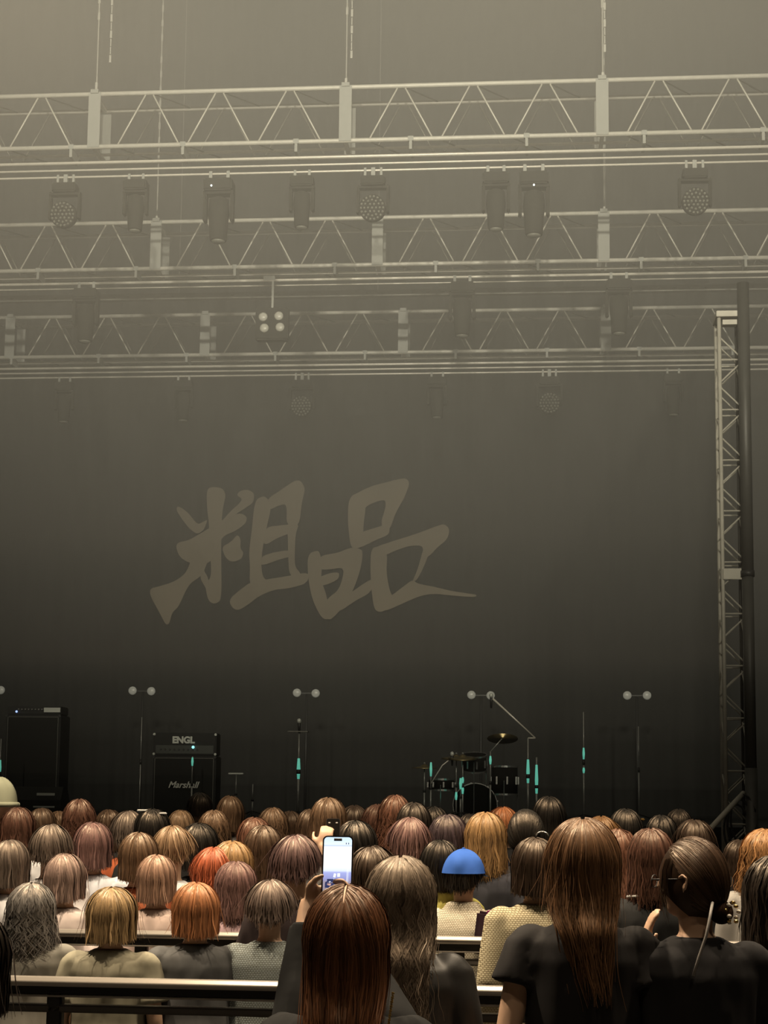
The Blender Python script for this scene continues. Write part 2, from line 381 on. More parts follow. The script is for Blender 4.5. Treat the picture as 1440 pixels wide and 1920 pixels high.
fixture(MM, 'moving_head_light', 567, 322, T1Y, 'slim dark lamp under the top truss, left of the middle joint plate', 'stage light', G1, 0.82)
fixture(MM, 'moving_head_light', 930, 314, T1Y, 'slim dark lamp under the top truss, beside the lamp with the status dot', 'stage light', G1, 0.9)
for px, lab in ((163, 'moving head lamp under the middle truss, the one at the far left'), (867, 'moving head lamp under the middle truss, right of its centre joint plate'), (1160, 'moving head lamp under the middle truss, below its right joint plate')):
    fixture(MM, 'moving_head_light', px, 522-(px-720)*0.018, T2Y, lab, 'stage light', G2, 0.95)
# four-lamp blinder
bl = empty('four_lamp_blinder', at(512, 526, T2Y), 'black lamp box with four pale round lenses under the middle truss', 'stage light', G2)
bm = bmesh.new(); box(bm, (0, 0, -0.2), (0.03, 0.03, 0.42)); box(bm, (-0.05, 0, 0.03), (0.16, 0.05, 0.06)); build('hook_clamp', bm, M_PLATE, bl)
bm = bmesh.new(); box(bm, (0, 0.03, -0.63), (0.46, 0.16, 0.46), bevel=0.02); build('housing', bm, M_FIX, bl)
for dx, dz in ((-0.12, -0.54), (0.10, -0.53), (-0.10, -0.70), (0.12, -0.69)):
    bm = bmesh.new(); lathe(bm, [(0.062, 0), (0.062, 0.02), (0.04, 0.035), (0.015, 0.04)], (dx, -0.05, dz), 20, Matrix.Rotation(PI/2, 3, 'X')); build('lamp', bm, M_CELLB, bl, True)
for px, lab in ((122, 'small dark lamp under the lowest truss, far left'), (345, 'small dark lamp under the lowest truss, above the lettering start'), (820, 'small dark lamp under the lowest truss, right of its centre joint plate'), (1262, 'small dark lamp under the lowest truss, beside the upright tower')):
    fixture(MM, 'moving_head_light', px, 701-(px-720)*0.014, T3Y, lab, 'stage light', G3, 0.8)
for px, lab in ((567, 'round wash light of the lowest truss, above the first painted character'), (1030, 'round wash light of the lowest truss, towards the tower')):
    fixture(WM, 'wash_light', px, 701-(px-720)*0.014, T3Y, lab, 'stage light', G3)
# long LED batten between the second and the third truss
p0, p1 = at(-30, 563, 22.6), at(1480, 548, 22.6)
bt = empty('light_batten', p0, 'long thin light batten with small points, hung between the middle and lowest trusses', 'light batten')
bm = bmesh.new(); box(bm, ((p1.x-p0.x)/2, 0, 0), (p1.x-p0.x, 0.10, 0.09)); build('housing', bm, M_DARKALU, bt)
pm = bmesh.new(); ell(pm, (0, 0, 0), (0.026, 0.012, 0.012), 8, 5); pm = tomesh('light_point', pm)
x = 0.22; k = 0
while x < p1.x-p0.x:
    link('light_point', pm, M_LED if False else M_CELL, bt, (x, -0.055, 0)); x += 0.222; k += 1
for q in (0.25, 0.5, 0.78):
    bm = bmesh.new(); cyl(bm, (q*(p1.x-p0.x), 0, 0.04), (q*(p1.x-p0.x), 0, 17.4-p0.z), 0.003, 6); build('wire', bm, M_CHAIN, bt)

# ------------------------------------------------------------------ lattice tower at the right
TY = 16.0
zt = at(1365, 592, TY).z
xl, xr = at(1354, 1000, TY).x, at(1393, 1000, TY).x
M_TOW = mat('dull_grey_aluminium', (0.40, 0.385, 0.34), 0.6, 0.1, noise_amt=0.2); M_POLE = mat('black_pole_and_shaded_side', (0.055, 0.054, 0.05), 0.5, noise_amt=0.2)
tw = empty('lattice_tower', (xl, TY, 0), 'upright grey lattice tower rising from the crowd to the lowest truss', 'tower')
for dy in (0, 0.26):
    bm = bmesh.new(); cyl(bm, (0, dy, 0.02), (0, dy, zt), 0.020, 10); build('chord', bm, M_TOW, tw, True)
    bm = bmesh.new(); cyl(bm, (xr-xl, dy, 0.02), (xr-xl, dy, zt), 0.016, 10); build('chord', bm, M_POLE, tw, True)  # right side of the lattice: its shade put into a dark colour
W = xr-xl; step = 97/F*TY; z = zt-0.22
bd = tomesh('brace', bracemesh((0, 0, step*0.40), (W, 0, 0), 0.0085)); bu = tomesh('brace', bracemesh((0, 0, 0), (W, 0, step*0.38), 0.0085)); bh = tomesh('brace', bracemesh((0, 0, 0), (W, 0, 0), 0.0085)); by = tomesh('brace', bracemesh((0, 0, 0), (0, 0.26, step*0.4), 0.0085))
while z > 0.8:
    for dy in (0, 0.26):
        link('brace', bd, M_TOW, tw, (0, dy, z-step*0.40)); link('brace', bh, M_TOW, tw, (0, dy, z-step*0.46)); link('brace', bu, M_TOW, tw, (0, dy, z-step*0.92))
    link('brace', by, M_TOW, tw, (0, 0, z-step*0.9)); link('brace', by, M_POLE, tw, (W, 0, z-step*0.9))
    z -= step
zj = at(1370, 1077, TY).z
bm = bmesh.new(); box(bm, (W/2, -0.03, zj), (W, 0.02, 0.11), bevel=0.004); build('joint_plate', bm, M_TOW, tw)
bm = bmesh.new(); box(bm, (W/2, 0.12, zt+0.01), (W+0.06, 0.34, 0.06), bevel=0.004); box(bm, (W/2, 0.0, zt-0.08), (W*0.7, 0.1, 0.05)); build('head_plate', bm, M_TOW, tw)
bm = bmesh.new(); box(bm, (W/2, 0.12, 0.02), (0.30, 0.5, 0.04)); build('foot_plate', bm, M_BLACK, tw)
a = at(1394, 1487, TY-0.05) - tw.location; b = at(1326, 1560, TY-0.7) - tw.location
bm = bmesh.new(); cyl(bm, a, b, 0.026, 10); build('outrigger_strut', bm, M_TOW, tw, True)
e_ = Vector((b.x-0.15, b.y, 0.03))
bm = bmesh.new(); cyl(bm, b, e_, 0.020, 10); build('outrigger_strut', bm, M_POLE, tw, True)
# thick black column beside it
pc = at(1402, 1000, TY-0.1)
ztop = at(1402, 528, TY-0.1).z
po = empty('black_pole', (pc.x, TY-0.05, 0), 'thick matt black pole standing against the lattice tower', 'pole')
bm = bmesh.new(); cyl(bm, (0, 0, 0.05), (0, 0, at(1402, 1440, TY).z), 0.062, 16); cyl(bm, (0, 0, at(1402, 1440, TY).z), (0, 0, zj), 0.056, 16); build('lower_pole', bm, M_POLE, po, True)
bm = bmesh.new(); cyl(bm, (0, 0, zj), (0, 0, ztop), 0.060, 16); build('upper_pole', bm, M_POLE, po, True)
bm = bmesh.new(); cyl(bm, (0, 0, zj-0.03), (0, 0, zj+0.03), 0.068, 16); build('coupling', bm, M_BLACK, po, True)
bm = bmesh.new(); cyl(bm, (0, 0, 0), (0, 0, 0.05), 0.09, 20); build('foot_plate', bm, M_BLACK, po)
# cable loops tied at its foot
bm = bmesh.new()
for k in range(3):
    c = Vector((-0.09-0.03*k, -0.10, 1.35)); pts = [c + Vector((0.12*math.cos(q), 0.02*k, 0.24*math.sin(q)-0.05*k)) for q in np.linspace(0.3, 6.1, 22)]
    tube(bm, pts, 0.011, 6)
bm2 = bm; cb = build('cable_coil', bm2, M_BLACK, None, True); cb.location = (pc.x, TY, 0.25); tag(cb, 'black cable hanging in loops from the foot of the black pole', 'cable')

# ------------------------------------------------------------------ back-line on stage
def text(body, px, py, Y, height_px, m, parent, shear=0.0, ext=0.003, bold=0.0):
    cu = bpy.data.curves.new('lettering', 'FONT'); cu.body = body; cu.shear = shear; cu.extrude = ext; cu.offset = bold
    cu.align_x = 'CENTER'; cu.align_y = 'CENTER'; cu.size = height_px/F*Y
    o = bpy.data.objects.new('t', cu); COL.objects.link(o); dg = bpy.context.evaluated_depsgraph_get()
    me = bpy.data.meshes.new_from_object(o.evaluated_get(dg)); bpy.data.objects.remove(o)
    p = at(px, py, Y) - parent.location
    q = link('lettering', me, m, parent, p); q.rotation_euler = (PI/2, 0, 0); return q
def cabinet(name, px0, px1, py0, Y, depth, lab, zbot=DECK, cat='amplifier', knobs=False, topz=None):
    a, b = at(px0, py0, Y), at(px1, py0, Y); cx = (a.x+b.x)/2; wd = b.x-a.x; zt_ = a.z
    t = empty(name, (cx, Y, zbot), lab, cat); h = zt_-zbot
    bm = bmesh.new(); box(bm, (0, depth/2, h/2), (wd, depth, h), bevel=0.012); build('cabinet', bm, M_TOLEX, t)
    bm = bmesh.new(); box(bm, (0, -0.004, h/2), (wd-0.06, 0.012, h-0.06)); build('grille', bm, M_GRILLE, t)
    bm = bmesh.new()
    for s in (-1, 1):
        box(bm, (s*(wd/2-0.028), -0.012, h/2), (0.006, 0.006, h-0.05))
    box(bm, (0, -0.012, h-0.028), (wd-0.05, 0.006, 0.006)); build('piping', bm, M_DARKALU, t)
    for s in (-1, 1):
        bm = bmesh.new(); box(bm, (s*(wd/2-0.012), 0.0, h-0.015), (0.035, 0.035, 0.035), bevel=0.006); build('corner', bm, M_BLACK, t)
    return t, wd, h
c1, w1, h1_ = cabinet('bass_speaker_cabinet', 12, 114, 1340, 20.5, 0.45, 'tall black bass speaker cabinet at the left of the stage')
hz = c1.location.z+h1_+0.004
ha = empty('bass_amplifier_head', (c1.location.x, 20.5, hz), 'low black amplifier head with a blue light, on the tall bass cabinet', 'amplifier')
hh = at(60, 1324, 20.5).z-hz
bm = bmesh.new(); box(bm, (0, 0.2, hh/2), (w1*0.98, 0.35, hh), bevel=0.01); build('housing', bm, M_TOLEX, ha)
bm = bmesh.new(); box(bm, (w1*0.34, -0.0, hh*0.55), (w1*0.30, 0.02, hh*0.55)); build('meter_panel', bm, M_SILVER, ha)
for k in range(8):
    bm = bmesh.new(); cyl(bm, (-w1*0.28+k*0.045, 0.03, hh*0.62), (-w1*0.28+k*0.045, 0.0, hh*0.62), 0.010, 10); build('knob', bm, M_CHROME, ha)
bm = bmesh.new(); ell(bm, (-w1*0.32, 0.01, hh*0.35), (0.014,)*3); build('pilot_light', bm, M_BLUELED, ha)
gc, gw, gh = cabinet('guitar_speaker_cabinet', 287, 405, 1417, 19.8, 0.36, 'black guitar speaker cabinet with white script lettering')
text('Marshall', 343, 1472, 19.77, 17, mat('white_script_badge', (0.75, 0.75, 0.7), 0.4, emit=(1,1,1), estr=0.0), gc, shear=0.35, bold=0.002)
hz = gc.location.z+gh+0.004; hh = at(345, 1374, 19.8).z-hz
gaH = empty('guitar_amplifier_head', (gc.location.x, 19.8, hz), 'black guitar amplifier head with pale block lettering, on the scripted cabinet', 'amplifier')
bm = bmesh.new(); box(bm, (0, 0.14, hh/2), (gw, 0.28, hh), bevel=0.012); build('housing', bm, M_TOLEX, gaH)
bm = bmesh.new(); box(bm, (0, -0.003, hh*0.27), (gw*0.92, 0.01, hh*0.36)); build('control_panel', bm, mat('dark_steel_panel', (0.05, 0.055, 0.05), 0.4, 0.3), gaH)
for s in (-1, 1):
    for q in (0.02, hh-0.02):
        bm = bmesh.new(); box(bm, (s*(gw/2-0.01), 0, q), (0.03, 0.03, 0.03), bevel=0.006); build('corner', bm, M_SILVER, gaH)
for k in range(9):
    bm = bmesh.new(); cyl(bm, (-gw*0.38+k*0.058, 0.01, hh*0.27), (-gw*0.38+k*0.058, -0.02, hh*0.27), 0.012, 10); build('knob', bm, M_BLACK, gaH)
text('ENGL', 344, 1388, 19.78, 17, M_SILVER, gaH, bold=0.006)
bm = bmesh.new(); ell(bm, at(362, 1401, 19.77)-gaH.location, (0.018,)*3); build('pilot_light', bm, M_CYANLED, gaH)
# wedge monitor at the left and small mixer stands
def wedge(px, py, Y, lab):
    p = at(px, py, Y); t = empty('floor_monitor', (p.x, Y, DECK), lab, 'speaker')
    bm = bmesh.new(); vs_ = []
    for x in (-0.3, 0.3):
        vs_.append([bm.verts.new((x, y, z)) for y, z in ((-0.22, 0.0), (0.22, 0.0), (0.22, 0.12), (0.05, 0.36), (-0.12, 0.36), (-0.22, 0.2))])
    bm.faces.new(list(reversed(vs_[0]))); bm.faces.new(vs_[1])
    for k in range(6): bm.faces.new((vs_[0][k], vs_[0][(k+1) % 6], vs_[1][(k+1) % 6], vs_[1][k]))
    bmesh.ops.recalc_face_normals(bm, faces=bm.faces[:]); build('cabinet', bm, M_TOLEX, t)
    bm = bmesh.new(); box(bm, (0.12, -0.235, 0.27), (0.22, 0.01, 0.03)); box(bm, (0.1, -0.23, 0.12), (0.26, 0.01, 0.02)); build('handle_plate', bm, M_SILVER, t)
wedge(78, 1500, 19.2, 'black floor monitor with a silver handle, before the tall bass cabinet')
# stands
M_STAND = mat('stand_steel', (0.42, 0.42, 0.40), 0.35, 0.4, emit=None)
def stand(px, py, Y, lab, name='microphone_stand', cat='stand', glint_spans=(), r=0.010, legs=True, group='stands on the stage'):
    p = at(px, py, Y); t = empty(name, (p.x, Y, DECK), lab, cat, group)
    H = p.z-DECK
    bm = bmesh.new(); tube(bm, [(0, 0, 0.05), (0, 0, H*0.55)], r*1.25, 8); build('lower_tube', bm, M_STAND, t, True)
    bm = bmesh.new(); tube(bm, [(0, 0, H*0.5), (0, 0, H)], r*0.8, 8); build('upper_tube', bm, M_STAND, t, True)
    bm = bmesh.new(); cyl(bm, (0, 0, H*0.52), (0, 0, H*0.57), r*2.2, 10); build('clutch', bm, M_BLACK, t, True)
    if legs:
        for k in range(3):
            bm = bmesh.new(); a_ = 2*PI*k/3+0.4; tube(bm, [(0, 0, 0.10), (0.3*math.cos(a_), 0.3*math.sin(a_), 0.012)], 0.008, 6); build('leg', bm, M_BLACK, t)
    for (y0, y1) in glint_spans:
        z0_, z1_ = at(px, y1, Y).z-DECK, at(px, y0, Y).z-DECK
        bm = bmesh.new(); tube(bm, [(0, 0, z0_), (0, 0, z0_*0.5+z1_*0.5), (0, 0, z1_)], [r*1.2, r*1.9, r*1.2], 8); build('painted_glint', bm, M_GLINT, t, True)  # reflected light on the tube, modelled as a glowing sleeve
    return t, H
def mic(t, c, rot=None):
    rot = rot or Matrix()
    bm = bmesh.new(); ell(bm, c, (0.026, 0.026, 0.030), 14, 9); build('microphone_head', bm, M_SILVER, t, True)
    bm = bmesh.new(); tube(bm, [Vector(c), Vector(c)+Vector((0, 0.03, -0.15))], [0.02, 0.012], 10); build('microphone_body', bm, M_BLACK, t, True)
t, H = stand(561, 1372, 19.0, 'centre microphone stand with a small tray, directly under the lettering', glint_spans=((1422, 1462),), r=0.012)
mic(t, (0, -0.02, at(561, 1352, 19.0).z-DECK))
bm = bmesh.new(); box(bm, (-0.01, 0, H), (0.24, 0.12, 0.012)); build('tray', bm, M_DARKALU, t)
t, H = stand(990, 1384, 19.4, 'tall boom microphone stand at the right of the drums', glint_spans=((1424, 1470),), r=0.011)
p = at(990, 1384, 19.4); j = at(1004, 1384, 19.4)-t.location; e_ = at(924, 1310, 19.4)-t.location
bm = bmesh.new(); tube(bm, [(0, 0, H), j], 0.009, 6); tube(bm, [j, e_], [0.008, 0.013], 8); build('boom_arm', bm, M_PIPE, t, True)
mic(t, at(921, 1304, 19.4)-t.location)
t, H = stand(1006, 1420, 19.7, 'short stand with a long painted green glint, beside the boom stand', glint_spans=((1434, 1490),), r=0.011)
stand(1094, 1335, 19.6, 'thin stand with two painted green glints, right of the boom stand', glint_spans=((1402, 1424), (1439, 1450)), r=0.008)
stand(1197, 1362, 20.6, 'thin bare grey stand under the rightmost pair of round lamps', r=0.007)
stand(2, 1385, 19.4, 'thin stand with a painted green glint at the left edge of the picture', glint_spans=((1425, 1455),), r=0.010)
stand(361, 1418, 19.3, 'slim stand with a painted green glint before the scripted cabinet', glint_spans=((1420, 1436),), r=0.008)
stand(474, 1470, 19.0, 'short thin stand between the guitar cabinet and the centre microphone', r=0.008)
stand(266, 1345, 21.4, 'thin dark stand left of the guitar cabinet', r=0.007)
t, H = stand(443, 1452, 20.0, 'low stand carrying a small silver bar, right of the guitar cabinet', name='keyboard_stand', r=0.008)
bm = bmesh.new(); box(bm, (0, 0, H+0.01), (0.19, 0.07, 0.018), bevel=0.004); build('silver_bar', bm, M_SILVER, t)
# pairs of round lamps on stands at the back
for (xa, ya, xb, yb, lab) in ((249, 1295, 284, 1296, 'pair of unlit round lamps above the guitar amplifier'), (557, 1299, 592, 1300, 'pair of unlit round lamps above the centre microphone'), (884, 1303, 920, 1304, 'pair of unlit round lamps above the drum kit'), (1176, 1304, 1213, 1304, 'pair of unlit round lamps near the lattice tower'), (-32, 1293, 2, 1294, 'pair of unlit round lamps cut by the left picture edge')):
    Yb = 25.0; a, b = at(xa, ya, Yb), at(xb, yb, Yb); c = (a+b)/2
    t = empty('twin_lamp', (c.x, Yb, DECK), lab, 'stage light', 'twin lamps at the back of the stage')
    bm = bmesh.new(); tube(bm, [(0, 0.05, 0.02), (0, 0.05, c.z-DECK)], 0.02, 8); build('pole', bm, M_BLACK, t, True)
    bm = bmesh.new(); cyl(bm, (0, 0.05, 0), (0, 0.05, 0.03), 0.25, 20); build('foot_plate', bm, M_BLACK, t)
    bm = bmesh.new(); box(bm, (0, 0.04, c.z-DECK), (0.26, 0.03, 0.02)); build('crossbar', bm, M_BLACK, t)
    for q in (a, b):
        bm = bmesh.new(); lathe(bm, [(0.066, 0), (0.064, 0.02), (0.045, 0.032), (0.015, 0.038)], (q.x-c.x, -0.01, q.z-DECK), 22, Matrix.Rotation(PI/2, 3, 'X')); build('lamp', bm, M_LENS, t, True)
# drum kit pieces
def D(X, Yp): return (780+X*0.3194, 1280+Yp*0.3194)
GK = 'drum kit on the stage'
M_SHELL = mat('dark_drum_shell', (0.012, 0.011, 0.010), 0.8, spec=0.1, noise_amt=0.2); M_HEADSKIN = mat('drum_skin', (0.008, 0.008, 0.007), 0.9, spec=0.1); M_BRASS = mat('bronze_cymbal', (0.25, 0.20, 0.10), 0.3, 0.8)
def drum(name, px, py, Y, r, h, lab, rot=None, legs=0):
    p = at(px, py, Y); t = empty(name, (p.x, Y, DECK), lab, 'drum', GK); c = Vector((0, 0, p.z-DECK)); rot = rot or Matrix.Identity(3)
    bm = bmesh.new(); lathe(bm, [(r, -h/2), (r, h/2)], c, 28, rot); build('shell', bm, M_SHELL, t, True)
    for s in (-1, 1):
        bm = bmesh.new(); lathe(bm, [(r+0.004, s*h/2-0.012), (r+0.012, s*h/2-0.012), (r+0.012, s*h/2+0.012), (r+0.004, s*h/2+0.012), (r+0.004, s*h/2-0.012)], c, 28, rot, caps=False); build('hoop', bm, M_CHROME, t)
        bm = bmesh.new(); lathe(bm, [(r*0.5, s*h/2+0.001*s), (r, s*h/2+0.002*s)], c, 28, rot); build('drum_skin', bm, M_HEADSKIN, t)
    for k in range(8):
        a_ = 2*PI*k/8+0.2; bm = bmesh.new(); q = c + rot @ Vector(((r+0.012)*math.cos(a_), (r+0.012)*math.sin(a_), 0)); box(bm, q, (0.02, 0.02, min(0.1, h*0.5)), rot); build('lug', bm, M_CHROME, t)
    for k in range(legs):
        a_ = 2*PI*k/legs+0.5; bm = bmesh.new(); cyl(bm, ((r+0.02)*math.cos(a_), (r+0.02)*math.sin(a_), 0.01), ((r+0.02)*math.cos(a_), (r+0.02)*math.sin(a_), c.z), 0.007, 6); build('leg', bm, M_CHROME, t)
DYK = 21.2
drum('bass_drum', *D(350, 720), DYK, 0.28, 0.42, 'dark bass drum facing the audience in the kit', Matrix.Rotation(PI/2, 3, 'X'))
drum('floor_tom', *D(520, 575), DYK-0.1, 0.17, 0.36, 'dark floor tom with chrome fittings, at the right of the kit', legs=3)
drum('rack_tom', *D(345, 470), DYK-0.15, 0.15, 0.2, 'dark rack tom above the bass drum', Matrix.Rotation(0.25, 3, 'X'), legs=3)
drum('snare_drum', *D(150, 600), DYK, 0.17, 0.14, 'shallow dark snare drum at the left of the kit', legs=3)
def cymbal(px, pyt, Y, lab, r=0.22, tilt=0.25, glint_spans=(), arm=None):
    t, H = stand(px, pyt, Y, lab, name='cymbal_stand', cat='cymbal', glint_spans=glint_spans, r=0.009, group=GK)
    c = Vector((0, 0, H))
    if arm:
        e = at(arm[0], arm[1], Y)-t.location; bm = bmesh.new(); tube(bm, [c, e], 0.007, 6); build('boom_arm', bm, M_STAND, t, True); c = e
    bm = bmesh.new(); lathe(bm, [(r, -0.01), (r*0.6, 0.004), (0.05, 0.014), (0.04, 0.03), (0.012, 0.04)], c, 28, Matrix.Rotation(tilt, 3, 'X')); build('cymbal', bm, M_BRASS, t, True)
    bm = bmesh.new(); ell(bm, c+Vector((0, 0, 0.05)), (0.016,)*3, 8, 6); build('wing_nut', bm, M_CHROME, t)
cymbal(*D(50, 497), DYK-0.3, 'low cymbal stand at the left end of the drum kit', 0.18, 0.05)
cymbal(*D(237, 440), DYK-0.35, 'cymbal stand with a painted green glint near its foot, in the kit', 0.20, 0.15, glint_spans=(D(0, 640)[1:]+D(0, 690)[1:],))
cymbal(*D(275, 440), DYK-0.5, 'cymbal stand with two painted green glints, in the middle of the kit', 0.19, 0.2, glint_spans=((D(0, 555)[1], D(0, 590)[1]), (D(0, 600)[1], D(0, 655)[1])))
cymbal(*D(437, 405), DYK-0.4, 'tall cymbal stand with a thin arm to the right of the kit', 0.2, -0.3, glint_spans=((D(0, 430)[1], D(0, 480)[1]),), arm=D(508, 325))
t, H = stand(*D(88, 465), DYK-0.5, 'small boom stand with a painted green glint reaching over the snare drum', name='microphone_stand', glint_spans=((D(0, 468)[1], D(0, 550)[1]),), r=0.009)
bm = bmesh.new(); tube(bm, [at(*D(88, 592), DYK-0.5)-t.location, at(*D(155, 485), DYK-0.5)-t.location, at(*D(212, 440), DYK-0.5)-t.location], 0.008, 6); build('boom_arm', bm, M_PIPE, t, True)
mic(t, at(*D(212, 418), DYK-0.5)-t.location)
t, H = stand(*D(262, 560), DYK-0.8, 'short stand with a painted green glint before the bass drum', glint_spans=((D(0, 560)[1], D(0, 625)[1]),), r=0.010)

# ------------------------------------------------------------------ safety rails between the audience rows
M_RAIL = mat('rail_metal', (0.42, 0.38, 0.33), 0.35, 0.5, noise_amt=0.15, nscale=3)
M_RAILD = mat('rail_dull', (0.10, 0.09, 0.08), 0.4, 0.4)
M_RAILB = mat('rail_black', (0.015, 0.014, 0.013), 0.5)
def rail(Y, ypx, lab):
    z = at(720, ypx, Y).z; x0, x1 = -3.6, 3.2
    t = empty('safety_rail', (x0, Y, 0), lab, 'railing', 'standing rails across the audience')
    L = x1-x0
    bm = bmesh.new(); box(bm, (L/2, 0, z), (L, 0.08, 0.032), bevel=0.009); build('top_rail', bm, M_RAIL, t, True)
    bm = bmesh.new(); box(bm, (L/2, 0.0, z-0.032), (L, 0.04, 0.03)); build('under_rail', bm, M_RAILB, t)
    bm = bmesh.new(); box(bm, (L/2, -0.01, z-0.052), (L, 0.05, 0.007), bevel=0.002); build('middle_rail', bm, M_RAIL, t)
    bm = bmesh.new(); box(bm, (L/2, 0, z-0.10), (L, 0.05, 0.03), bevel=0.006); build('lower_rail', bm, M_RAILD, t)
    x = 0.3
    pm = bmesh.new(); box(pm, (0, 0, (z-0.03)/2), (0.06, 0.05, z-0.03), bevel=0.008); pm = tomesh('post', pm)
    fm = bmesh.new(); box(fm, (0, 0, 0.01), (0.16, 0.2, 0.02)); fm = tomesh('foot_plate', fm)
    while x < L:
        link('post', pm, M_RAILB, t, (x, 0, 0)); link('foot_plate', fm, M_RAILB, t, (x, 0, 0)); x += 1.5
RAILS = (6.2, 7.6)
rail(7.6, 1760, 'metal safety rail before the person in the cream knit top, farther of the two')
rail(6.2, 1853, 'metal safety rail low in the picture beside the black leather jacket, nearer of the two')

# ------------------------------------------------------------------ people
M_SKIN = mat('skin', (0.62, 0.40, 0.27), 0.5, noise_amt=0.08, nscale=20)
M_CLOTH = mat('cotton_cloth', (0.5, 0.5, 0.5), 0.85, spec=0.25, objcol=True, bump=0.9, bdist=0.07, bdetail=0.6, bscale=6.5, noise_amt=0.10, nscale=14, stretch=(1.5, 1, 0.6))
M_LEATHER = mat('leather_cloth', (0.5, 0.5, 0.5), 0.52, spec=0.5, objcol=True, bump=0.9, bdist=0.08, bdetail=0.8, bscale=7, noise_amt=0.1, stretch=(1, 1, 0.45))
M_TROUSER = mat('dark_trousers', (0.02, 0.02, 0.022), 0.8, noise_amt=0.2)
M_SHOE = mat('black_shoe', (0.02, 0.02, 0.02), 0.5)
# knitted cloth: rows of stitches as relief
mk = bpy.data.materials.new('knitted_cloth'); mk.use_nodes = True; nt = mk.node_tree; b = nt.nodes['Principled BSDF']; b.inputs['Roughness'].default_value = 0.9
oi = nt.nodes.new('ShaderNodeObjectInfo'); tc = nt.nodes.new('ShaderNodeTexCoord'); br = nt.nodes.new('ShaderNodeTexBrick'); mp = nt.nodes.new('ShaderNodeMapping')
mp.inputs['Rotation'].default_value = (PI/2, 0, 0); nt.links.new(tc.outputs['Object'], mp.inputs[0]); nt.links.new(mp.outputs[0], br.inputs['Vector'])
br.inputs['Scale'].default_value = 1.0; br.inputs['Brick Width'].default_value = 0.013; br.inputs['Row Height'].default_value = 0.009; br.inputs['Mortar Size'].default_value = 0.0016; br.inputs['Mortar Smooth'].default_value = 0.6
br.inputs['Color1'].default_value = (1, 1, 1, 1); br.inputs['Color2'].default_value = (0.9, 0.88, 0.85, 1); br.inputs['Mortar'].default_value = (0.42, 0.38, 0.3, 1)
mu = nt.nodes.new('ShaderNodeVectorMath'); mu.operation = 'MULTIPLY'; nt.links.new(oi.outputs['Color'], mu.inputs[0]); nt.links.new(br.outputs['Color'], mu.inputs[1]); nt.links.new(mu.outputs[0], b.inputs['Base Color'])
bp = nt.nodes.new('ShaderNodeBump'); bp.inputs['Strength'].default_value = 0.7; bp.inputs['Distance'].default_value = 0.01; bp.invert = True; nt.links.new(br.outputs['Fac'], bp.inputs['Height']); nt.links.new(bp.outputs[0], b.inputs['Normal'])
M_KNIT = mk
# hair: strand tone stored on the mesh, colour from the object
mh = bpy.data.materials.new('hair'); mh.use_nodes = True; nt = mh.node_tree; b = nt.nodes['Principled BSDF']
oi = nt.nodes.new('ShaderNodeObjectInfo'); at_ = nt.nodes.new('ShaderNodeAttribute'); at_.attribute_name = 'tone'
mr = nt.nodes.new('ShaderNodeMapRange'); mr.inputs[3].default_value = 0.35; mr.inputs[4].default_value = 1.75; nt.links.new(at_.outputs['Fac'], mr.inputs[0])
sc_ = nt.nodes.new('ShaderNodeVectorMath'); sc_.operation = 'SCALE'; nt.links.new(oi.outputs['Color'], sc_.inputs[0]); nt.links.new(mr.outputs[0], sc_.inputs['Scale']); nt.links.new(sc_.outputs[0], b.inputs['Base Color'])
b.inputs['Roughness'].default_value = 0.38; b.inputs['Specular IOR Level'].default_value = 0.55; b.inputs['Specular Tint'].default_value = (1.0, 0.8, 0.6, 1)
M_HAIR = mh

HC = np.array([0, -0.005, 1.548]); HR = np.array([0.090, 0.108, 0.130])
STY = {  # z_end at the back, z_end at the face side, wave, frequency, flare, pull to back
 'long': dict(ze=1.06, zf=1.16, amp=0.004, fr=14, flare=0.02, back=0.150, jit=0.05),
 'midlong': dict(ze=1.41, zf=1.38, amp=0.006, fr=13, flare=-0.05, back=0.150, jit=0.20),
 'wavylong': dict(ze=1.12, zf=1.2, amp=0.010, fr=30, flare=0.10, back=0.150, jit=0.05),
 'lob': dict(ze=1.36, zf=1.39, amp=0.006, fr=26, flare=0.16, back=0.120, jit=0.035),
 'curly': dict(ze=1.33, zf=1.37, amp=0.015, fr=46, flare=0.32, back=0.125, jit=0.05),
 'bob': dict(ze=1.415, zf=1.43, amp=0.003, fr=24, flare=0.0, back=0.105, jit=0.012),
 'short': dict(ze=1.475, zf=1.53, amp=0.003, fr=50, flare=-0.12, back=0.095, jit=0.02),
}
